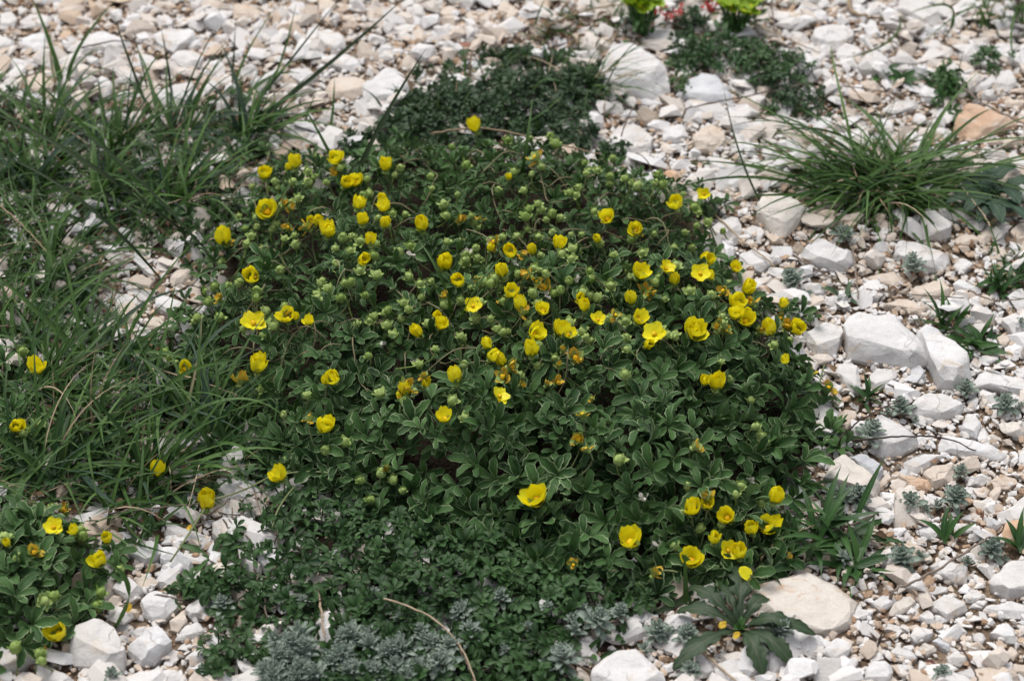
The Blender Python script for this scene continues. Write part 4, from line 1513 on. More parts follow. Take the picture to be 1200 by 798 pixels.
cx, cy = TOP.mean(0)
top = root('creeping_plant', (cx, cy, float(G(cx, cy))), 'dark mat of tiny leaflets on the stones behind the flowering cushion', 'plant')
res = canopy_leaves(TOP, TOP_H, TINY, 760, 205, 1.0, 0.55, 1.0, margin=0.008, ragged=0.022, rscale=0.03, fade=0.022, up=0.1)
print('top', leafy_thing(top, res, TINY, MT['creep_top'], 'mat'))


def small_patch(px, label, n, sz, seed, protos=SMALL, material='creep', name='creeping_plant', top_h=0.008):
    P = poly_world(prs(px), 0.004)
    c = P.mean(0)
    o = root(name, (c[0], c[1], float(G(*c))), label, 'plant')
    Hh = dome(P, top_h, 0.015, seed)
    r = canopy_leaves(P, Hh, protos, n, seed, 1.0, 0.55, sz, up=0.1, margin=0.004, ragged=0.012, fade=0.014)
    leafy_thing(o, r, protos, MT[material], 'patch', 40)
    return o


small_patch("800 50 830 45 880 55 950 65 962 90 945 108 890 112 862 90 830 84 790 66", 'thin patch of dark leafy sprigs behind the mottled grey slab', 260, 0.95, 301, material='creep')
small_patch("796 22 815 15 822 35 806 42 796 36", 'small dark green sprig between the two yellow-green spurge heads', 50, 0.9, 302, material='creep_top')
small_patch("905 118 960 112 965 135 920 140 895 135", 'sparse dark sprig in front of the leafy patch, behind the arching tuft', 60, 0.9, 306, material='creep_top')
small_patch("1112 80 1130 112 1118 135 1085 132 1075 118", 'mid-green leafy sprig between the cream-fronted stone and the arching tuft', 50, 1.0, 307, material='green')
small_patch("1168 60 1190 60 1185 78 1160 80 1145 68", 'thin bright leafy sprig beside the slanted white slab', 26, 0.9, 308, material='green')
small_patch("245 668 300 660 330 690 310 712 250 705 205 690", 'sparse trailing sprigs across the white stones left of the low mat', 60, 1.0, 303)
small_patch("225 745 262 738 300 752 300 790 250 796 225 775", 'scattered small leaves over the white stones by the bottom edge', 45, 1.0, 304)
small_patch("735 690 760 700 752 720 735 716", 'tiny leaf sprig at the rim of the low mat beside pale chips', 14, 1.0, 305)
small_patch("785 100 800 92 810 100 802 110 790 110", 'little green sprig growing at the edge of the mottled grey slab', 10, 0.9, 309, material='green')
# ------------------------------------------------------------------ grass
GC = (-1, 0, 1)


def blade(base, az, L, W, rise, g, n=8, droop=1.0, tone=None, fold=0.35, twist=0.0):
    """a curved folded grass leaf: rises at the angle rise, then arches over"""
    t = np.linspace(0, 1, n)
    el = rise - droop * t ** 1.3
    az_t = az + 0.35 * g.normal() * t
    seg = L / (n - 1)
    dx, dy, dz = np.cos(el) * np.cos(az_t), np.cos(el) * np.sin(az_t), np.sin(el)
    sp = np.stack([base[0] + np.concatenate([[0], np.cumsum(dx[:-1])]) * seg, base[1] + np.concatenate([[0], np.cumsum(dy[:-1])]) * seg, base[2] + np.concatenate([[0], np.cumsum(dz[:-1])]) * seg], 1)
    sp[:, 2] = np.maximum(sp[:, 2], G(sp[:, 0], sp[:, 1]) + 0.0015)
    return blade_on(sp, W, g, tone, fold, twist)


def blade_on(sp, W, g, tone=None, fold=0.35, twist=0.0, taper=1.5):
    n = len(sp)
    t = np.linspace(0, 1, n)
    tg = np.gradient(sp, axis=0)
    tg /= np.linalg.norm(tg, axis=1)[:, None] + 1e-12
    side = np.cross(tg, np.array([0, 0, 1.0]))
    bad = np.linalg.norm(side, axis=1) < 0.15
    side[bad] = np.array([1.0, 0.1, 0])
    side /= np.linalg.norm(side, axis=1)[:, None] + 1e-12
    nr = np.cross(side, tg)
    a = twist * t + g.normal() * 0.35
    side2 = side * np.cos(a)[:, None] + nr * np.sin(a)[:, None]
    nr2 = np.cross(side2, tg)
    half = W * 0.5 * np.minimum(1, 0.55 + 2.2 * t) * (1 - t ** taper) ** 0.8
    half = np.maximum(half, W * 0.03)
    return ribbon(sp, side2, nr2, half, GC, fold, 0.45 + g.normal() * 0.27 if tone is None else tone)


def in_poly_points(P, n, g):
    lo, hi = P.min(0), P.max(0)
    out = []
    while len(out) < n:
        x, y = g.uniform(lo[0], hi[0]), g.uniform(lo[1], hi[1])
        if inside(P, np.array([x]), np.array([y]))[0]:
            out.append((x, y))
    return np.array(out)


gg = np.random.default_rng(404)
bl, straws = [], []
pts = in_poly_points(GRASS, 2500, gg)
dens = vnoise(pts[:, 0], pts[:, 1], 0.03, 50)
for (x, y), d in zip(pts, dens):
    if d < -0.15 and gg.random() < 0.75:
        continue
    px, py = proj(x, y, 0)
    if px < -140 or (py < 165 and gg.random() < 0.5):
        continue
    base = (x, y, float(G(x, y)) - 0.001)
    az = gg.normal(0.7, 1.25)
    L = gg.uniform(0.018, 0.046) * (1.15 if py > 300 else 0.95)
    b = blade(base, az, L, gg.uniform(0.0012, 0.0026), gg.uniform(0.25, 1.1), gg, 7, gg.uniform(0.4, 1.5))
    if gg.random() < 0.06:
        straws.append(blade(base, az, L, gg.uniform(0.0005, 0.001), gg.uniform(0.2, 0.9), gg, 7, 1.0))
    else:
        bl.append(b)
# short undergrowth blades filling the floor of the sward
pts = in_poly_points(GRASS, 2000, gg)
for x, y in pts:
    if proj(x, y, 0)[0] < -140:
        continue
    b = blade((x, y, float(G(x, y)) - 0.001), gg.uniform(0, 6.28), gg.uniform(0.010, 0.022), gg.uniform(0.0008, 0.0016), gg.uniform(0.2, 1.1), gg, 5, gg.uniform(0.2, 1.4))
    b.tone -= 0.25
    (straws if gg.random() < 0.12 else bl).append(b)
# grass at the top right corner and along the right edge
for poly, n, hh in (("440 150 500 110 590 75 690 80 715 120 700 170 600 165 500 165", 260, 0.62), ("1090 -40 1110 8 1135 30 1200 40 1280 40 1280 -40", 260, 0.75), ("1150 300 1165 330 1170 345 1210 360 1260 360 1260 290 1180 290", 90, 0.45), ("620 40 660 20 740 10 735 45 700 70 640 62", 110, 0.6), ("770 -30 800 10 860 20 960 -5 960 -40", 70, 0.6)):
    P = poly_world(prs(poly), 0)
    for x, y in in_poly_points(P, n, gg):
        b = blade((x, y, float(G(x, y)) - 0.001), gg.uniform(0, 6.28), gg.uniform(0.016, 0.04) * hh, gg.uniform(0.0011, 0.0020), gg.uniform(0.4, 1.3), gg, 7, gg.uniform(0.4, 1.5))
        (straws if gg.random() < 0.15 else bl).append(b)
tag(link('grass', join(bl).mesh('grass', MT['grass'])), 'short green grass growing over the stones', 'grass', kind='stuff')
tag(link('dry_grass', join(straws).mesh('dry_grass', MT['straw'])), 'dry straw blades mixed into the green grass', 'grass', kind='stuff')

# low leaves creeping between the grass
cov = []
for x, y in in_poly_points(GRASS, 750, gg):
    if vnoise(x, y, 0.04, 91) < -0.1:
        continue
    cov.append(SMALL[gg.integers(14)].moved(frame((gg.normal() * .5, gg.normal() * .5 - .1, 1), gg.uniform(0, 6.28), Vector((x, y, float(G(x, y)) + gg.uniform(.003, .008))), gg.uniform(.8, 1.25)), gg.normal() * .15))
tag(link('ground_cover', join(cov).mesh('ground_cover', MT['creep'])), 'small green leaves creeping between the grass', 'ground cover', kind='stuff')

# mossy litter and dead leaves under the grass
lit = []
pts = in_poly_points(GRASS, 900, gg)
pts = np.concatenate([pts, in_poly_points(poly_world(prs("590 20 740 0 745 40 700 60 600 55"), 0), 120, gg), in_poly_points(poly_world(prs("930 340 1190 260 1190 700 880 690 960 460"), 0), 45, gg)])
for x, y in pts:
    lf = leaflet(gg.uniform(0.003, 0.008), gg.uniform(0.001, 0.004), gg, 0, 5, 0.6, 0.6)
    m = frame((gg.normal() * .6, gg.normal() * .6, 1), gg.uniform(0, 6.28), Vector((x, y, float(G(x, y)) + gg.uniform(0.001, 0.005))))
    q = lf.moved(m); q.tone[:] = gg.uniform(0.2, 0.9)
    lit.append(q)
tag(link('leaf_litter', join(lit).mesh('leaf_litter', MT['litter'])), 'small dead brown leaves lying among grass and stones', 'leaf litter', kind='stuff')

# --- tufts in the sward: each a thing of its own, with its blades as parts
TUFTS = [
    (60, 165, 'grass tuft with flopping blades at the left edge, below the olive blades'), (135, 185, 'grass tuft left of the thin stalks, topped by a long dark stem'),
    (205, 165, 'upright grass tuft rising against the upper left stones'), (290, 165, 'grass tuft at the foot of the tall dark blades'),
    (40, 225, 'bushy grass tuft at the left edge beside bare mossy soil'), (120, 240, 'grass tuft behind the white chips of the grass gap'),
    (210, 245, 'broad-leaved grass tuft touching the back left of the cushion'), (60, 350, 'grass tuft just left of the stony gap'),
    (120, 425, 'grass tuft in front of the stony gap'), (45, 470, 'grass tuft around the little left edge flowers'),
    (190, 480, 'grass tuft between the stony gap and the cushion'), (110, 520, 'dense grass tuft in the middle of the lower left grass'),
    (245, 520, 'grass tuft whose blades lean into the cushion leaves'), (60, 565, 'dark grass tuft just above the smaller flowering plant'),
    (170, 575, 'grass tuft beside the pale twig above the white stones')]
for i, (a, b, lab) in enumerate(TUFTS):
    x, y, z = ground_at(a, b)
    o = root('grass_tuft', (x, y, z), lab, 'grass tuft', 'grass tufts in the left sward')
    for k in range(16 if i in (7, 8) else 34):
        r = 0.007 * math.sqrt(gg.random()); t = gg.uniform(0, 6.28)
        bs = (x + r * math.cos(t), y + r * math.sin(t), z - 0.001)
        dry = gg.random() < 0.05
        p = blade(bs, gg.normal(0.75, 1.15), gg.uniform(0.030, 0.066), gg.uniform(0.0006, 0.0011) if dry else gg.uniform(0.0017, 0.0031), gg.uniform(0.35, 1.15), gg, 10, gg.uniform(0.5, 1.6))
        link('blade', local(p, o).mesh('blade', MT['straw' if dry else 'bluegreen' if gg.random() < 0.22 else 'grass']), o)

# --- the arching tuft among the stones
x, y, z = ground_at(1040, 222)
o = root('grass_tuft', (x, y, z), 'big dark green tuft of narrow arching leaves among white stones', 'grass tuft', 'tufts standing on the stones')
arch = []
for k in range(330):
    r = 0.015 * math.sqrt(gg.random()); t = gg.uniform(0, 6.28)
    bx, by = x + r * 1.9 * math.cos(t), y + r * 1.2 * math.sin(t)
    az = (0.0 if gg.random() < 0.5 else math.pi) + gg.normal() * 0.75 if k % 10 < 7 else t + gg.normal() * 0.8
    L = gg.uniform(0.034, 0.098) if k < 210 else gg.uniform(0.02, 0.045)
    p = blade((bx, by, z - 0.001), az, L, gg.uniform(0.0014, 0.0025), gg.uniform(0.05, 0.85), gg, 13, gg.uniform(0.4, 1.7), twist=gg.normal() * 1.0)
    p.tone += 0.12
    arch.append(p)
for k, p in enumerate(arch[:100]):
    link('blade', local(p, o).mesh('blade', MT['grass']), o)
for k in range(170):
    t = gg.uniform(0, 6.28); r = 0.014 * math.sqrt(gg.random())
    arch.append(blade((x + r * 1.5 * math.cos(t), y + r * math.sin(t), z - 0.001), t + gg.normal() * .9, gg.uniform(.018, .046), gg.uniform(.0012, .0021), gg.uniform(.2, 1.1), gg, 9, gg.uniform(.6, 1.8)))
f = link('foliage', local(join(arch[100:]), o).mesh('foliage', MT['grass']), o); f['kind'] = 'stuff'
f = link('foliage', local(join([blade((x + gg.normal() * .012, y + gg.normal() * .01, z), gg.uniform(0, 6.28), gg.uniform(.02, .05), .0012, gg.uniform(.1, .9), gg, 8, 1.2) for _ in range(30)]), o).mesh('foliage', MT['straw']), o); f['kind'] = 'stuff'

# --- wispy tuft in front of the big boulder
x, y, z = ground_at(693, 108)
o = root('grass_tuft', (x, y, z), 'thin wispy grass tuft spreading over the big smooth boulder', 'grass tuft', 'tufts standing on the stones')
for k in range(70):
    r = 0.010 * math.sqrt(gg.random()); t = gg.uniform(0, 6.28)
    az = gg.normal(0.0, 0.75) if k < 45 else gg.uniform(0, 6.28)
    p = blade((x + r * math.cos(t), y + r * math.sin(t), z), az, gg.uniform(0.025, 0.055), gg.uniform(0.0006, 0.0011), gg.uniform(0.4, 1.15), gg, 11, gg.uniform(0.9, 1.7))
    link('blade', local(p, o).mesh('blade', MT['grass' if k % 5 else 'straw']), o)

# --- single long blades and stems that stand out
def px_curve(p0, p1, p2, z1, z2, n=16):
    a = np.array(ground_at(*p0))
    def at(p, h):
        x, y = unproj(p[0], p[1], h)
        return np.array([x, y, h])
    m, e = at(p1, z1), at(p2, z2)
    c = 2 * m - 0.5 * (a + e)
    return bez(a, c, e, n)


BLADES = [
    ("190 330 90 232 -15 176", .038, .044, 2.2, 'grass_dark', 'long dark stem above the stony gap, lowest of those from the left edge'),
    ("30 280 95 190 150 112", .024, .042, 1.5, 'grass_dark', 'thin dark stem rising steeply right from the mossy gap'),
    ("150 290 190 215 250 150", .024, .040, 2.2, 'grass', 'green blade slanting right behind the stony gap'),
    ("20 420 80 350 160 300", .024, .034, 2.6, 'grass', 'broad blade lying right over the left side of the stony gap'),
    ("95 560 160 500 230 470", .022, .030, 2.8, 'grass', 'broad blade slanting right in the lower left grass'),
    ("20 545 70 470 120 430", .024, .036, 2.4, 'grass', 'blade leaning right beside the little left edge flowers'),
    ("75 106 60 55 37 -4", .022, .042, 2.6, 'grass', 'tall broad olive blade, left one of the pair against the stones'),
    ("79 108 92 58 138 -2", .022, .040, 2.4, 'grass', 'olive blade curving right, partner of the tall broad one'),
    ("72 108 61 80 60 32", .012, .024, 1.6, 'stem', 'short yellowed blade between the olive pair'),
    ("84 110 72 92 69 68", .008, .016, 1.6, 'grass', 'short dark stub of a blade at the foot of the olive pair'),
    ("178 140 152 72 133 18", .022, .040, 1.6, 'grass_dark', 'long thin dark blade leaning left against the stones'),
    ("203 128 197 80 189 34", .018, .034, 1.5, 'grass_dark', 'thin upright stalk in front of the domed white stone'),
    ("176 120 166 75 155 33", .016, .030, .9, 'grass_dark', 'hair-thin dark stalk between the long slab and domed stone'),
    ("274 106 292 60 326 4", .020, .042, 3.0, 'grass', 'broad green blade, left one of the tall upper blades'),
    ("272 108 274 70 276 24", .016, .030, 1.3, 'grass_dark', 'short thin stalk beside the broad green blade'),
    ("313 112 333 62 347 4", .020, .042, 2.0, 'grass', 'narrow blade between the broad green one and the thin dark stem'),
    ("272 156 330 85 398 -2", .026, .055, 2.3, 'grass_dark', 'long thin dark stem leaning right across the stones'),
    ("276 160 378 82 474 -2", .028, .058, 3.0, 'grass_dark', 'wide dark blade leaning far right across the upper stones'),
    ("386 292 430 178 499 58", .040, .072, 2.9, 'grass_dark', 'long dark stem rising from the cushion over the white dark-fronted block'),
    ("414 240 385 178 354 122", .030, .046, 2.2, 'grass', 'green blade arching left above the back of the cushion'),
    ("385 162 390 130 392 92", .012, .024, 1.6, 'grass', 'small fresh green blade alone in front of the cream block'),
    ("355 160 362 130 372 108", .010, .018, 1.4, 'grass', 'small blade leaning right beside the thick left blade'),
    ("262 318 100 158 -20 106", .044, .048, 2.4, 'grass_dark', 'long dark stem sweeping from the left edge down to the cushion'),
    ("215 272 80 178 -20 128", .040, .042, 3.0, 'grass_dark', 'thick dark blade crossing the left grass below the sweeping stem'),
    ("205 262 110 160 36 90", .036, .052, 2.4, 'grass', 'straight green blade rising to the upper left from the cushion edge'),
    ("60 300 110 238 172 176", .034, .046, 2.0, 'grass_dark', 'straight thin stem leaning right above the mossy gap'),
    ("128 452 60 380 -10 318", .022, .034, 3.4, 'grass', 'wide blade slanting down from the left edge to the grass'),
    ("165 500 190 410 207 326", .022, .040, 2.6, 'grass', 'straight blade standing in front of the stony gap'),
    ("210 478 250 385 284 308", .026, .046, 2.4, 'grass', 'long blade leaning right, by the left flowers'),
    ("60 470 55 410 48 352", .018, .034, 2.4, 'grass', 'upright dark green blade left of the stony gap'),
    ("100 440 88 360 70 288", .022, .038, 2.0, 'grass', 'narrow blade bending left above the chips in the gap'),
    ("140 420 175 350 225 285", .022, .038, 2.2, 'grass', 'blade rising right across the stony gap'),
    ("200 532 228 440 236 364", .020, .034, 1.3, 'stem', 'browning blade with a straw-coloured tip before the left flowers'),
    ("150 545 260 470 345 500", .024, .016, 2.6, 'grass', 'low blade lying across the left side of the cushion'),
    ("180 560 235 500 268 455", .018, .028, 2.2, 'grass', 'blade leaning over the whitish stem by the cushion'),
    ("530 402 522 340 488 278", .046, .060, 2.2, 'grass', 'blade rising from the middle of the cushion, leaning left'),
    ("534 400 552 348 590 300", .046, .056, 1.8, 'grass', 'thin blade from the middle of the cushion, leaning right'),
    ("676 352 695 330 738 308", .044, .050, 2.2, 'grass', 'bluish blade arching right over the cushion flowers'),
    ("608 238 616 180 624 116", .036, .052, 2.4, 'grass', 'upright blade standing at the back of the cushion'),
    ("600 156 640 130 660 110", .018, .024, 1.6, 'grass', 'pale thin blade bending right over the small dark mat'),
    ("618 128 634 96 660 98", .022, .022, 2.0, 'grass', 'hooked pale blade tip curling over the small dark mat'),
    ("480 128 505 132 534 137", .010, .008, 2.0, 'grass', 'green blade lying flat on the small dark mat'),
    ("134 738 152 690 124 658", .020, .024, 3.6, 'grass', 'thick curled green leaf hooking over the bottom left stones'),
    ("84 536 112 574 146 596", .014, .010, 3.2, 'bluegreen', 'pale broad blade lying diagonally in the lower left grass'),
    ("20 632 60 640 95 668", .010, .008, 2.8, 'green', 'flat green blade across the smaller flowering plant'),
    ("803 712 803 680 802 650", .014, .024, 2.4, 'grass', 'short upright blade standing before the lowest flowers'),
    ("806 700 782 712 754 722", .006, .004, 3.0, 'grass_dark', 'dark blade lying flat over the pale chips'),
    ("1110 45 1112 8 1062 18", .020, .014, 2.0, 'grass', 'arching blade at the top right, bending left over the pale slab'),
    ("1148 40 1140 10 1080 52", .020, .008, 2.2, 'grass', 'long arched blade drooping from the top right grass'),
    ("1055 20 1040 50 985 70", .012, .008, 1.4, 'grass', 'thin blade lying across the wide block at the upper right'),
    ("1195 5 1185 40 1190 80", .014, .008, 1.6, 'grass', 'blade hanging down at the top right corner'),
    ("905 262 870 190 848 104", .018, .026, 1.5, 'grass_dark', 'long thin stem leaning left of the arching tuft'),
    ("1115 120 1122 90 1129 60", .012, .026, .9, 'grass_dark', 'thin dark stalk standing before the cream-fronted stone'),
    ("400 735 390 718 378 700", .012, .020, 1.8, 'green', 'thin green blade sticking up from the silver cushion'),
    ("395 748 396 730 402 712", .008, .014, 2.0, 'green', 'short green blade beside the thin one in the silver cushion'),
    ("870 330 842 300 835 270", .012, .024, 1.8, 'green', 'short green blade at the cushion edge behind the right flowers'),
]
for s, z1, z2, w, mt, lab in BLADES:
    q = prs(s)
    sp = px_curve(q[0], q[1], q[2], z1, z2)
    if z2 < 0.02 or z1 < 0.02:
        sp[:, 2] = np.maximum(sp[:, 2], G(sp[:, 0], sp[:, 1]) + 0.002)
    c = Vector(sp[0])
    p = blade_on(sp, w * MM, gg, 0.55, 0.4, 0.3, 2.2)
    o = link('grass_stalk', Proto(p.V - np.array(c), p.Q, p.T, p.uv, p.tone).mesh('grass_stalk', MT[mt]), None, c)
    tag(o, lab, 'grass blade', 'single long grass blades')

# ------------------------------------------------------------------ twigs and straws
TWIGS = [
    ("505 157 570 151 640 166 706 182", 1.0, .014, 'straw', 'long pale straw lying behind the cushion, broken in the middle'),
    ("833 246 868 280 908 312", 1.0, .008, 'straw', 'stiff brown stem across the wide pale slab'),
    ("905 282 960 318 1010 338 1130 350", .8, .004, 'twig', 'long thin dark stem running below the smooth slab to the right'),
    ("800 128 850 118 910 106 965 94", .9, .010, 'twig', 'grey twig lying over the mottled grey slab'),
    ("985 88 1015 120 1055 146", .9, .008, 'straw', 'pale straw leaning down into the arching tuft'),
    ("985 101 1040 108 1105 117", .8, .007, 'twig', 'thin horizontal twig behind the arching tuft'),
    ("1130 104 1160 126 1206 148", 1.0, .016, 'twig', 'dark twig crossing the ochre-stained boulder'),
    ("1165 259 1185 250 1216 243", 3.0, .006, 'straw', 'thick broken stick end at the right edge'),
    ("1045 692 1090 672 1160 628", 1.2, .008, 'twig', 'pale stick pointing at the three-leaved green sprig'),
    ("998 516 1050 512 1100 512 1144 528", .8, .012, 'darktwig', 'thin dark stem arching over the long white slab'),
    ("985 512 1012 490 1056 468", .8, .009, 'darktwig', 'thin dark stem above the split white block'),
    ("450 701 508 724 542 762 560 805", .75, .014, 'straw', 'bent straw stem over the low mat at the bottom'),
    ("530 748 545 772 556 800", .8, .012, 'twig', 'second straw alongside the bent one at the bottom'),
    ("124 602 180 595 245 588", .9, .010, 'twig', 'pale forked twig reaching to the lone flower by the white stones'),
    ("806 752 845 782 872 806", .9, .008, 'straw', 'straw lying across the dark toothed rosette'),
    ("892 654 912 634 954 616", .9, .008, 'straw', 'straw pointing from the lowest flowers to the grassy clump'),
    ("-4 238 24 262 56 296", .8, .016, 'straw', 'thin pale straw slanting across the mossy gap at the left'),
    ("178 432 232 446 290 468", .8, .014, 'straw', 'whitish stem curving by the left flowers'),
    ("1124 752 1136 775 1148 800", .8, .012, 'darktwig', 'dark bristly twig at the bottom right'),
    ("1000 290 1004 330 1006 350", 1.0, .006, 'twig', 'grey upright twig beside the smooth bluish slab'),
    ("405 170 455 160 500 158", .8, .006, 'straw', 'dry straw behind the flowers at the back left'),
    ("640 30 690 12 745 4", 1.2, .010, 'straw', 'brownish straw at the top edge beside the spurge'),
    ("735 20 725 36 700 58", 1.0, .010, 'twig', 'grey twig slanting below the spurge heads'),
    ("860 18 900 36 960 62", 1.0, .010, 'straw', 'pale straw slanting down from the spurge heads'),
    ("995 -4 1000 14 1034 22", 2.4, .004, 'straw', 'curled orange-brown strip near the top edge'),
    ("904 0 906 20 908 44", .9, .010, 'twig', 'thin upright twig near the top edge'),
    ("1135 340 1165 352 1205 350", .8, .005, 'twig', 'thin twig lying in front of the notched white stone'),
    ("372 680 378 730 381 746", .9, .008, 'straw', 'grey dead stem standing in the low mat'),
    ("100 130 150 118 210 128", .7, .008, 'straw', 'dry stem lying along the grass edge in the upper left'),
    ("715 668 750 672 790 678", .8, .008, 'twig', 'brown twig at the front rim of the cushion'),
    ("740 690 765 676 780 662", .8, .008, 'twig', 'brown twig crossing at the front rim of the cushion'),
    ("95 56 140 48 172 52", .8, .014, 'darktwig', 'dark bent stem lying over the long slab in the upper left'),
    ("1030 600 1005 612 975 622", .8, .006, 'twig', 'brown twig in the grassy clump beside silver rosettes'),
    ("728 160 735 140 745 122", .8, .018, 'twig', 'thin stalk before the faceted block'),
    ("1160 265 1150 248 1128 220", .7, .012, 'straw', 'straw rising above the rough blue-green leaves'),
]


def smooth_path(P, n=24):
    P = np.asarray(P, float)
    m = len(P)
    t = np.linspace(0, m - 1, n)
    out = []
    for v in t:
        i = min(int(v), m - 2); f = v - i
        p0, p1, p2, p3 = P[max(i - 1, 0)], P[i], P[i + 1], P[min(i + 2, m - 1)]
        out.append(0.5 * ((2 * p1) + (-p0 + p2) * f + (2 * p0 - 5 * p1 + 4 * p2 - p3) * f ** 2 + (-p0 + 3 * p1 - 3 * p2 + p3) * f ** 3))
    return np.array(out)


for s, w, h, mt, lab in TWIGS:
    q = prs(s)
    P = []
    for a, b in q:
        x, y = unproj(a, b, h)
        z = h
        if inside(MAT, x, y):
            z = max(h, float(M(np.array([x]), np.array([y]))[0]) + 0.003)
            x, y = unproj(a, b, z)
        P.append((x, y, z))
    sp = smooth_path(P)
    sp += rng.normal(size=sp.shape) * 0.00022 * w
    if h < 0.012:
        sp[:, 2] = np.maximum(sp[:, 2], 0.003)
        sp[0, 2] = min(sp[0, 2], 0.004)
    c = sp[0]
    p = tube(sp, np.linspace(0.55, 0.35, len(sp)) * w * MM * (1 + 0.12 * rng.normal(size=len(sp))), 6, 0.5)
    p.V -= c
    tag(link('twig', p.mesh('twig', MT[mt]), None, c), lab, 'twig', 'dry twigs and straws')

# ------------------------------------------------------------------ silver rosettes
def felt_leaf(g, L, W):
    t = np.linspace(0, 1, 7)
    half = W * .5 * np.clip(np.sin(np.pi * (0.15 + 0.62 * t ** 1.1)), .2, 1) ** .8
    half[-1] *= 0.6
    sp = np.stack([t * L, 0 * t, 0.10 * L * np.sin(t * 2.6) - 0.16 * L * t ** 2], 1)
    sd = np.tile([0, 1.0, 0], (7, 1)); nr = np.tile([0, 0, 1.0], (7, 1))
    up = ribbon(sp, sd, nr, half, (-1, -.55, 0, .55, 1), 0.45)
    lowr = ribbon(sp - np.array([0, 0, W * .16]), sd, nr, half * 0.9, (-1, -.55, 0, .55, 1), 0.25)
    lowr.Q = lowr.Q[:, ::-1]
    # close the thick leaf along its rim
    n, c = 7, 5
    off = len(up.V)
    Q = []
    for i in range(n - 1):
        Q.append((i * c, (i + 1) * c, off + (i + 1) * c, off + i * c))
        Q.append((i * c + c - 1, off + i * c + c - 1, off + (i + 1) * c + c - 1, (i + 1) * c + c - 1))
    for j in range(c - 1):
        Q.append(((n - 1) * c + j, (n - 1) * c + j + 1, off + (n - 1) * c + j + 1, off + (n - 1) * c + j))
    p = join([up, lowr])
    p.Q = np.concatenate([p.Q, np.array(Q)])
    p.tone[:] = 0.5 + g.normal() * .12
    return p


gs = np.random.default_rng(606)
FELT = [felt_leaf(gs, 1.0, 0.34 + 0.12 * gs.random()) for _ in range(6)]
FELT_ME = [p.mesh('felted_leaf', MT['silver']) for p in FELT]


def rosette_frames(g, n=30):
    """leaves wound round a short stem, open below and closed to a bud at the tip"""
    out = []
    for k in range(n):
        f = k / (n - 1)
        el = math.radians(20 + 64 * f ** 0.8 + g.normal() * 6)
        L = (1.0 - 0.50 * f) * g.uniform(0.85, 1.1)
        z = 0.05 + 0.62 * f
        out.append((Matrix.Translation((0, 0, z)) @ Matrix.Rotation(k * 2.39996 + g.normal() * 0.1, 4, 'Z') @ Matrix.Translation((0.05, 0, 0)) @ Matrix.Rotation(-el, 4, 'Y') @ Matrix.Scale(L * 0.62, 4), int(g.integers(6))))
    return out


ROS = [(985, 274, 28), (1071, 316, 34), (933, 331, 34), (885, 352, 22), (1018, 512, 40), (1130, 458, 27), (1178, 474, 32), (1057, 482, 32), (1192, 386, 22), (988, 583, 30), (1003, 582, 36), (974, 578, 26), (1066, 590, 34), (1115, 585, 38), (1124, 556, 22), (1057, 656, 42), (985, 655, 22), (1158, 645, 34), (1133, 660, 15), (908, 742, 42), (765, 742, 38), (800, 748, 36), (725, 722, 30), (695, 725, 46), (662, 774, 46), (811, 788, 32), (1103, 794, 30), (588, 702, 28), (545, 716, 34), (522, 775, 50), (592, 766, 24), (131, 794, 28), (262, 712, 32), (405, 666, 18), (355, 706, 20), (1182, 252, 20), (440, 700, 24), (640, 715, 22), (470, 730, 24), (618, 738, 22), (498, 745, 30), (670, 728, 20), (240, 790, 22), (1080, 655, 18)]
ROS_INFO = []


def stem_for(o, base, head, r=0.0007):
    p = tube(bez(base, (np.array(base) * .5 + np.array(head) * .5) + gs.normal(size=3) * 0.001, head, 6), r, 5, .4)
    link('stem', local(p, o).mesh('stem', MT['straw']), o)


for a, b, d in ROS:
    h = 0.004 + 0.10 * d * 0.0001
    x, y, z = ground_at(a, b + d * 0.25, 0.0)
    if bool(inside(LOW, np.array([x]), np.array([y]))[0]):
        z += 0.006
        x, y = unproj(a, b + d * 0.25, z)
    o = root('silver_rosette', (x, y, z), None, 'rosette plant', 'silver felted rosettes')
    ppm = 600 / TANH / (Vector((x, y, z)) - CAMP).length
    s = d / ppm / 1.0 * 0.84
    ax = Matrix.Rotation(gs.normal() * .18 + 0.12, 4, 'X') @ Matrix.Rotation(gs.normal() * .2, 4, 'Y') @ Matrix.Rotation(gs.uniform(0, 6.28), 4, 'Z') @ Matrix.Scale(s, 4)
    nleaf = 30 if d > 24 else 22
    for m, i in rosette_frames(gs, nleaf):
        c = link('leaf', FELT_ME[i], o)
        c.matrix_local = Matrix.Translation((0, 0, 0.002)) @ ax @ m
    if d >= 32 or gs.random() < .3:
        for q in range(1 + int(gs.random() * 2)):
            t_ = gs.uniform(0, 6.28)
            ax2 = Matrix.Translation((s * .62 * math.cos(t_), s * .62 * math.sin(t_), 0)) @ Matrix.Rotation(gs.normal() * .3, 4, 'X') @ Matrix.Rotation(gs.uniform(0, 6.28), 4, 'Z') @ Matrix.Scale(s * gs.uniform(.42, .62), 4)
            for m, i in rosette_frames(gs, 16):
                c = link('leaf', FELT_ME[i], o)
                c.matrix_local = ax2 @ m
    stem_for(o, (x + gs.normal() * .001, y, z - 0.003), tuple(Vector((x, y, z + 0.002)) + (ax @ Vector((0, 0, 0.55)))))
    # withered lower leaves of the old stem
    dead = []
    for k in range(9):
        dead.append(FELT[k % 6].moved(Matrix.Translation((x, y, z + 0.001)) @ Matrix.Rotation(gs.uniform(0, 6.28), 4, 'Z') @ Matrix.Rotation(gs.uniform(-.1, .5), 4, 'Y') @ Matrix.Scale(s * 0.42, 4)))
    f = link('dead_foliage', local(join(dead), o).mesh('dead_foliage', MT['twig']), o)
    f['kind'] = 'stuff'
    ROS_INFO.append([o, a, b, d])

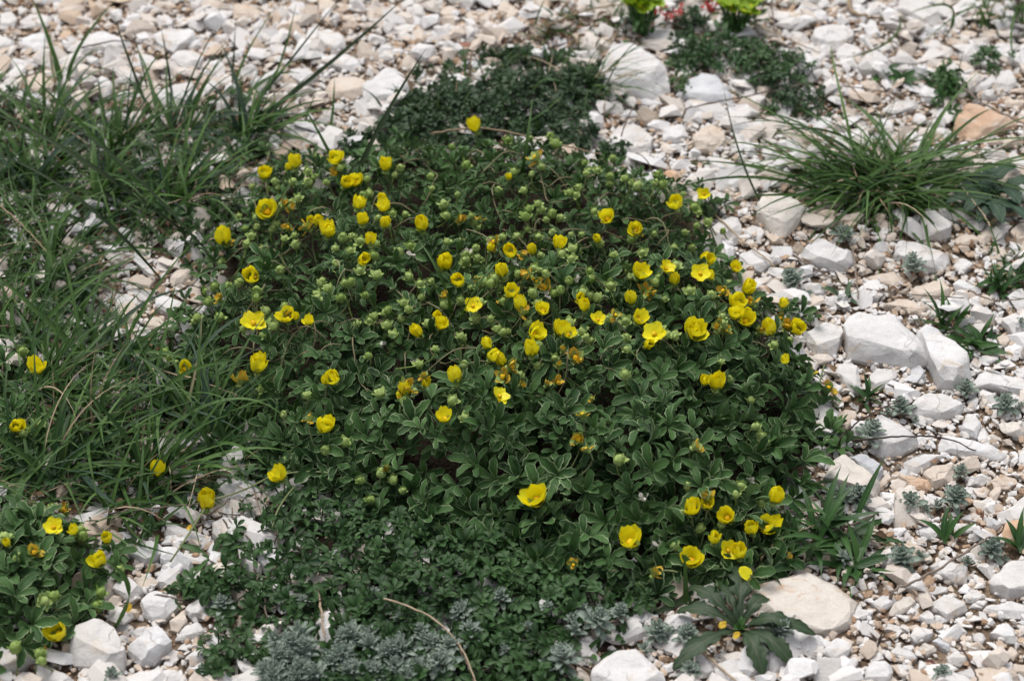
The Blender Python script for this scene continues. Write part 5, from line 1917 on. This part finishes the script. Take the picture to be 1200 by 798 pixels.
# the dense silver cushion at the bottom edge
for k in range(46):
    a = gs.uniform(318, 470); b = 748 + gs.uniform(0, 58) + abs(a - 390) * 0.12
    if k > 38:
        a, b = gs.uniform(455, 560), gs.uniform(750, 805)
    x, y, z = ground_at(a, b, 0.007)
    o = root('silver_rosette', (x, y, z), 'small silver rosette packed into the dense silver cushion at the bottom edge', 'rosette plant', 'rosettes of the dense silver cushion')
    s = gs.uniform(0.0085, 0.0125)
    ax = Matrix.Rotation(gs.normal() * .25 + 0.1, 4, 'X') @ Matrix.Rotation(gs.normal() * .25, 4, 'Y') @ Matrix.Rotation(gs.uniform(0, 6.28), 4, 'Z') @ Matrix.Scale(s, 4)
    for m, i in rosette_frames(gs, 24):
        c = link('leaf', FELT_ME[i], o)
        c.matrix_local = ax @ m @ Matrix.Diagonal((1.1, 0.72, 1, 1))
    stem_for(o, (x, y, z - 0.010), (x, y, z + 0.001))

# ------------------------------------------------------------------ rosettes of green leaves
def flat_leaf(o, a, b, tip, w, mt, z0=0.003, z1=0.008, arch=0.006, lobes=0.0, nl=6, shape=1.0, name='leaf', label=None):
    """one leaf lying from the rosette's heart to the tip seen at the photo point"""
    p0 = np.array([*unproj(a, b, z0), z0])
    p2 = np.array([*unproj(tip[0], tip[1], z1), z1])
    m = (p0 + p2) / 2 + np.array([0, 0, arch])
    n = 22
    sp = bez(p0, 2 * m - (p0 + p2) / 2, p2, n)
    sp[:, 2] += G(sp[:, 0], sp[:, 1])
    t = np.linspace(0, 1, n)
    half = w * .5 * np.clip(np.sin(np.pi * np.clip(t, 0, 1) ** shape * 0.94 + 0.06), 0.12, 1) ** 0.8
    half *= np.where(t < 0.22, 0.45 + t * 2.5, 1)
    half[-1] = w * 0.05
    if lobes:
        half *= 1 + 0.5 * lobes * np.array([0.5 * math.sin(q * 2.9 + tip[0]) + 0.5 * math.sin(q * 1.7 + tip[1]) for q in range(n)])
        half *= 1 - lobes * np.clip(np.sin(t * nl * 6.283), 0, 1) * np.clip(1.25 - t, 0, 1)
    tg = np.gradient(sp, axis=0); tg /= np.linalg.norm(tg, axis=1)[:, None]
    sd = np.cross(tg, [0, 0, 1.0]); sd /= np.linalg.norm(sd, axis=1)[:, None]
    nr = np.cross(sd, tg)
    p = ribbon(sp, sd, nr, half, (-1, -.75, -.35, 0, .35, .75, 1), 0.14, 0.5 + gs.normal() * .1)
    p.V[:, 2] += 0.0006 * np.sin(np.arange(len(p.V)) * 1.7) * np.abs(p.uv[:, 0])
    c = link(name, local(p, o).mesh(name, MT[mt]), o)
    if label: c['label'] = label


x, y, z = ground_at(866, 747)
dock = root('toothed_rosette', (x, y, z), 'flat rosette of dark toothed leaves lying beside the broad flat slab', 'rosette plant')
for tip, w, z1, lo in (((866, 664), 8.6, .010, .45), ((806, 694), 7.6, .008, .35), ((793, 722), 7.4, .006, .3), ((788, 790), 8.0, .004, .3), ((899, 706), 7.0, .008, .3), ((928, 742), 7.2, .010, .2), ((929, 790), 8.2, .003, .25), ((893, 800), 8.4, .003, .3), ((842, 690), 5.0, .006, .3), ((955, 752), 6.4, .006, .2)):
    flat_leaf(dock, 866, 747, tip, w * MM * 1.0, 'dock', z1=z1, lobes=min(.7, lo * 1.6), nl=4, shape=1.5)
for i in range(10):
    lf = leaflet(gs.uniform(.003, .006), .0022, gs, 0, 6)
    m = Matrix.Translation((x, y, z + .004)) @ Matrix.Rotation(gs.uniform(0, 6.28), 4, 'Z') @ Matrix.Rotation(-gs.uniform(.7, 1.3), 4, 'Y')
    link('heart_leaf', local(lf.moved(m), dock).mesh('heart_leaf', MT['green']), dock)


def spiky(a, b, label, n, Lr, w, mt='green', rise=(0.35, 1.2), seed=1, spread=6.28, az0=0.0, cat='rosette plant', grp='green narrow-leaved rosettes', droop=(0.5, 1.2)):
    g = np.random.default_rng(seed)
    x, y, z = ground_at(a, b)
    o = root('leafy_rosette', (x, y, z), label, cat, grp)
    for k in range(n):
        t = g.uniform(0, 6.28)
        r = 0.004 * math.sqrt(g.random()) * (n / 16)
        az = az0 + (k / n - .5) * spread + g.normal() * .2
        sp = blade((x + r * math.cos(t), y + r * math.sin(t), z), az, g.uniform(*Lr), w * g.uniform(.8, 1.2) * MM, g.uniform(*rise), g, 10, g.uniform(*droop))
        # lance shaped: widest past the middle
        tt = sp.uv[:, 1]
        mid = sp.V.reshape(10, 3, 3)[:, 1:2, :]
        k3 = (0.35 + 1.0 * np.sin(np.pi * np.linspace(0, 1, 10) ** 1.2))[:, None, None]
        Vn = mid + (sp.V.reshape(10, 3, 3) - mid) * k3
        sp.V = Vn.reshape(-1, 3)
        link('leaf', local(sp, o).mesh('leaf', MT[mt]), o)
    return o


spiky(972, 628, 'grassy clump of broad green blades between silver rosettes', 44, (.014, .036), 3.2, 'green', (.3, 1.1), 1)
spiky(1000, 664, 'dark green leaf rosette radiating over the rim of the broad flat slab', 22, (.016, .025), 3.6, 'green', (-.05, .8), 2, droop=(.1, .6))
spiky(1108, 638, 'three-leaved green sprig beside the pale stick', 5, (.012, .020), 3.0, 'green', (.5, 1.1), 3, 2.4, 1.57)
spiky(1196, 648, 'green leaves cut by the right edge in front of the pinkish stone', 7, (.014, .026), 3.2, 'green', (.3, 1.0), 4, 3.0, 2.0)
spiky(1112, 384, 'green leaf rosette beside the curved slab, with upright grassy blades', 20, (.012, .024), 2.4, 'green', (.3, 1.3), 5)
spiky(1143, 408, 'broad green rosette with one leaf hanging over a white stone', 16, (.012, .020), 3.6, 'green', (.0, .9), 6, droop=(.2, .9))
spiky(1014, 472, 'small dark green sprig between the four-sided flat stone and split block', 11, (.010, .018), 2.2, 'green', (.3, 1.3), 7)
spiky(990, 352, 'small leafy sprig behind the big wedge block', 12, (.008, .014), 2.0, 'creep', (.3, 1.2), 8)
spiky(898, 668, 'pair of green leaves by the rim of the broad flat slab', 4, (.012, .018), 2.6, 'green', (.2, .7), 9, 2.0, -.8)
spiky(1170, 340, 'bushy dark green sprig near the right edge in front of the twig', 22, (.010, .018), 2.4, 'green', (.2, 1.2), 10)
spiky(1195, 330, 'dark green leaves at the right edge above the bushy sprig', 12, (.012, .020), 2.6, 'green', (.2, 1.1), 11)
spiky(692, 772, 'small bright leafy shoot leaning on the white bottom boulder', 12, (.008, .014), 2.0, 'green', (.3, 1.2), 12)
spiky(632, 745, 'bright green shoot in the low mat near a silver rosette', 9, (.010, .016), 2.0, 'green', (.6, 1.3), 13)
spiky(485, 770, 'bright green shoot beside the biggest bottom rosette', 8, (.008, .012), 2.2, 'green', (.3, 1.1), 14)
spiky(1150, 615, 'low dark sprig in front of the big white boulder at the edge', 8, (.006, .010), 1.6, 'purple', (.2, 1.0), 15)
spiky(1095, 100, 'dark leafy sprig before the cream-fronted white stone', 18, (.009, .016), 3.4, 'green', (.1, 1.1), 16)
spiky(1034, 92, 'upright dark green leaves in front of the small white cube', 9, (.010, .015), 4.0, 'green', (.4, 1.2), 17)
spiky(1058, 98, 'broad-leaved green sprig behind the arching tuft', 10, (.009, .015), 4.6, 'green', (.1, 1.0), 18)
spiky(758, 42, 'grey-brown dried sprig leaning on the white stone under the red leaves', 14, (.008, .016), 1.6, 'twig', (.1, .9), 19)
spiky(375, 62, 'dark dried sprig beside the tall dark blades, among the upper stones', 16, (.004, .008), 1.2, 'darktwig', (.2, 1.2), 20)
spiky(300, 82, 'dark dried sprig left of the tall dark blades', 14, (.004, .008), 1.2, 'darktwig', (.2, 1.2), 21)
spiky(1030, 755, 'tiny dark sprig in the lower gravel', 7, (.005, .009), 1.2, 'darktwig', (.4, 1.3), 22)
spiky(96, 108, 'dry grey tussock at the foot of the olive blades', 26, (.006, .014), 1.6, 'twig', (.1, 1.2), 23)
spiky(118, 660, 'small reddish leaf sprig beside the smaller flowering plant', 6, (.006, .010), 3.6, 'purple', (.2, .9), 24)
spiky(246, 655, 'green lance leaves over the white stone in the creeping leaves', 8, (.012, .022), 2.4, 'green', (.1, .8), 25)

# rough blue-green leaves near the right edge
x, y, z = ground_at(1160, 232)
o = root('broad_leaved_plant', (x, y, z), 'plant with rough blue-green leaves between the arching tuft and right edge', 'plant')
for tip, w in (((1128, 205), 9), ((1120, 225), 10), ((1130, 250), 10), ((1146, 262), 9), ((1175, 262), 9), ((1195, 240), 10), ((1210, 215), 10), ((1190, 195), 9), ((1160, 190), 9), ((1150, 212), 8), ((1215, 265), 8), ((1172, 222), 7), ((1108, 240), 8), ((1165, 205), 8)):
    flat_leaf(o, 1160 + gs.normal() * 6, 232 + gs.normal() * 4, tip, w * MM * .9, 'bluegreen', .004, gs.uniform(.006, .013), .004, .25, 4, 1.2)

# ------------------------------------------------------------------ spurge heads and red leaves
def spurge(a, b, label, spread, seed):
    g = np.random.default_rng(seed)
    x, y, z = ground_at(a, b + 47)
    o = root('spurge', (x, y, z), label, 'flower', 'yellow-green spurges at the top edge')
    H = 0.020
    for k in range(26):
        r = spread * math.sqrt(g.random()); t = g.uniform(0, 6.28)
        hx, hy = x + r * math.cos(t), y + 0.010 + r * math.sin(t) * .8
        hz = z + H - 14 * r * r + g.normal() * .0012
        ps = []
        for s in range(4):
            lf = leaflet(g.uniform(.0045, .0060), .0052, g, 0, 7, -.1, .2, (-1, -.6, 0, .6, 1), .55, .75)
            ps.append(rot(lf, Matrix.Rotation(s * 1.57 + g.normal() * .2, 4, 'Z'), Matrix.Rotation(-.35, 4, 'Y')))
        m = frame((g.normal() * .3 + (hx - x) * 20, g.normal() * .3 + (hy - y) * 15 - .2, 1), g.uniform(0, 6.28), Vector((hx, hy, hz)))
        br = link('bract', local(join(ps).moved(m), o).mesh('bract', MT['spurge']), o)
        link('cup', local(ball(.0012, 8, 5, squash=.7).moved(m), o).mesh('cup', MT['spurge_eye']), br).location = (0, 0, 0)
        st = tube(bez((x + g.normal() * .002, y + .004, z), (x * .5 + hx * .5, y * .5 + hy * .5, z + H * .4), (hx, hy, hz), 6), .0006, 5)
        link('stem', local(st, o).mesh('stem', MT['green']), o)
    for k in range(30):
        hz = g.uniform(.004, H * .7)
        lf = leaflet(g.uniform(.006, .010), .0030, g, 0, 7, .2, .2)
        q = rot(lf, Matrix.Translation((x + g.normal() * .005, y + .005 + g.normal() * .004, z + hz)), Matrix.Rotation(g.uniform(0, 6.28), 4, 'Z'), Matrix.Rotation(-g.uniform(-.2, .6), 4, 'Y'))
        link('leaf', local(q, o).mesh('leaf', MT['green']), o)


spurge(752, 2, 'yellow-green spurge head at the top edge above the red leaves', .0092, 71)
spurge(862, 2, 'wider yellow-green spurge head at the top edge, second of the pair', .0120, 72)


def red_sprig(a, b, n, label, seed):
    g = np.random.default_rng(seed)
    x, y, z = ground_at(a, b + 4)
    o = root('red_sprig', (x, y, z), label, 'plant', 'red sprigs at the top edge')
    for k in range(n):
        lf = leaflet(g.uniform(.004, .007), .0026, g, 0, 6, .1, .3)
        m = Matrix.Translation((x + g.normal() * .0045, y + g.normal() * .003, z + g.uniform(.002, .009))) @ Matrix.Rotation(g.uniform(0, 6.28), 4, 'Z') @ Matrix.Rotation(-g.uniform(0, .9), 4, 'Y')
        link('leaf', local(lf.moved(m), o).mesh('leaf', MT['redleaf']), o)
    link('stem', local(tube([(x, y, z - .002), (x, y, z + .004), (x + .001, y, z + .009)], .0006), o).mesh('stem', MT['redleaf']), o)


red_sprig(780, 26, 18, 'bright red leaf sprig just above a white stone', 81)
red_sprig(836, 16, 9, 'dull red leaf sprig under the wider spurge head', 82)

# ------------------------------------------------------------------ fallen petals and fluff
for a, b, lab in ((882, 677, 'fallen yellow petal on the broad flat slab'), (219, 616, 'fallen yellow petal on white stones by the lone flower'), (858, 748, 'small fallen yellow petal in the dark toothed rosette'), (148, 718, 'yellowed petal scraps lying behind the chunky bottom left block'), (55, 762, 'fallen petal beside the bottom left corner stone'), (926, 658, 'withered orange petal on the gravel below the lowest flowers'), (842, 736, 'pale withered petal lying on a dark toothed leaf')):
    x, y, z = ground_at(a, b, 0.013 if a in (882, 858, 842) else 0.006)
    p = petal_proto(gs, 0.95, L=.0066 if a == 882 else .0036, W=.0066 if a == 882 else .0028).moved(frame((gs.normal() * .2, -.25, 1), gs.uniform(0, 6.28), Vector((0, 0, 0))))
    tag(link('fallen_petal', p.mesh('fallen_petal', MT['petal'] if a == 882 else MT['wilt']), None, (x, y, z)), lab, 'petal', 'fallen petals')

# ------------------------------------------------------------------ labels that single each stone and rosette out
for lm, a, b in (('the arching grass tuft', 1040, 215), ('the dark toothed rosette', 866, 747), ('the pair of olive blades', 76, 100), ('the smaller flowering plant', 60, 690), ('the wispy grass tuft', 693, 108), ('the two spurge heads', 808, 12), ('the dark green radiating rosette', 1000, 664), ('the three-leaved green sprig', 1108, 632), ('the lowest yellow flowers', 850, 640), ('the grassy clump', 975, 615), ('the flowers on the right rim', 900, 375), ('the rough blue-green leaves', 1160, 235), ('the small dark mat', 580, 120), ('the tall dark blades', 330, 80), ('the lone flower above the stones', 242, 586)):
    LANDMARKS.append((lm, a, b, None))
COLW = {'w': 'white', 'c': 'cream', 'o': 'ochre', 'p': 'rust-flecked', 'g': 'greyish', 'b': 'brown', 'r': 'red', 'm': 'maroon'}


def describe(r):
    o, c, s, fl, el, px, py, lm, lab = r
    size = 'large' if s > 17 else 'mid-sized' if s > 11 else 'small' if s > 7 else 'tiny'
    shape = 'long stone' if el > 1.75 else 'flat stone' if fl < 0.42 else 'blocky stone' if fl > 0.62 else 'stone'
    return f'{size} {COLW[c]} {shape}'


def direction(dx, dy):
    if abs(dy) * 1.4 > abs(dx):
        return 'in front of' if dy > 0 else 'behind'
    return 'right of' if dx > 0 else 'left of'


def single_out(items, used):
    """items: [object, description, px, py]; a label with the description and the nearest landmark for which no other item of that description is as near on that side"""
    for o, d, px, py in items:
        cands = []
        for lm, a, b, lo in LANDMARKS:
            if lo is o:
                continue
            dist = math.hypot(px - a, (py - b) * 1.5)
            dr = direction(px - a, py - b)
            nearer = sum(1 for o2, d2, x2, y2 in items if o2 is not o and d2 == d and direction(x2 - a, y2 - b) == dr and math.hypot(x2 - a, (y2 - b) * 1.5) < dist)
            cands.append((dist * (1 + 1.1 * nearer), nearer, lm, dr))
        cands.sort()
        for dist, nearer, lm, dr in cands:
            w = ('nearest', 'second nearest', 'third nearest', 'fourth nearest', 'fifth nearest', 'sixth nearest')
            if nearer > 5:
                continue
            lmn = lm if lm.startswith('the ') else 'the ' + lm
            t = f'{d}, {w[nearer]} {dr} {lmn}'
            if len(t.replace('-', '').split()) <= 16 and t not in used:
                used.add(t)
                o['label'] = t
                break
        else:
            o['label'] = d + ' among the loose gravel'


used = set()
for r in STONE_INFO:
    o = r[0]
    o['category'] = 'stone'; o['group'] = 'pale limestone stones'
    if r[8]:
        o['label'] = r[8]; used.add(r[8])
single_out([(r[0], describe(r), r[5], r[6]) for r in STONE_INFO if not r[8]], used)
single_out([(o, ('big' if d > 33 else 'medium' if d > 25 else 'small') + ' silver-grey felted rosette', a, b) for o, a, b, d in ROS_INFO], used)

# ------------------------------------------------------------------ sky, light, camera
w = bpy.data.worlds.new('World')
S.world = w
w.use_nodes = True
nt = w.node_tree
for n in list(nt.nodes):
    nt.nodes.remove(n)
out = nt.nodes.new('ShaderNodeOutputWorld')
bg = nt.nodes.new('ShaderNodeBackground')
sky = nt.nodes.new('ShaderNodeTexSky')
sky.sky_type = 'NISHITA'
sky.sun_disc = False
ELEV, AZ = math.radians(64), math.radians(-25)
sky.sun_elevation = ELEV
sky.sun_rotation = AZ
sky.air_density = 1.0
sky.dust_density = 4.0
hs = nt.nodes.new('ShaderNodeHueSaturation')
hs.inputs['Saturation'].default_value = 0.30     # an overcast sky
nt.links.new(sky.outputs[0], hs.inputs['Color'])
nt.links.new(hs.outputs[0], bg.inputs['Color'])
bg.inputs['Strength'].default_value = 0.105
nt.links.new(bg.outputs[0], out.inputs[0])

ld = bpy.data.lights.new('sun', 'SUN')
ld.energy = 1.5
ld.angle = math.radians(38)
ld.color = (1.0, 0.975, 0.94)
sun = bpy.data.objects.new('sun', ld)
COL.objects.link(sun)
dv = Vector((math.sin(AZ) * math.cos(ELEV), math.cos(AZ) * math.cos(ELEV), math.sin(ELEV)))
sun.rotation_euler = dv.to_track_quat('Z', 'Y').to_euler()
sun.location = dv * 3

cd = bpy.data.cameras.new('camera')
cd.lens = LENS
cd.sensor_width = 36
cd.clip_start = 0.02
cd.clip_end = 500
cd.dof.use_dof = True
cd.dof.focus_distance = DIST - 0.045
cd.dof.aperture_fstop = 13.0
cam = bpy.data.objects.new('camera', cd)
COL.objects.link(cam)
cam.location = CAMP
cam.rotation_euler = (math.pi / 2 - PITCH, 0, 0)
S.camera = cam
S.view_settings.view_transform = 'Standard'
S.view_settings.look = 'None'
S.view_settings.exposure = 0.53
S.view_settings.gamma = 1.0
S.cycles.max_bounces = 6
S.cycles.diffuse_bounces = 3
S.cycles.use_denoising = True
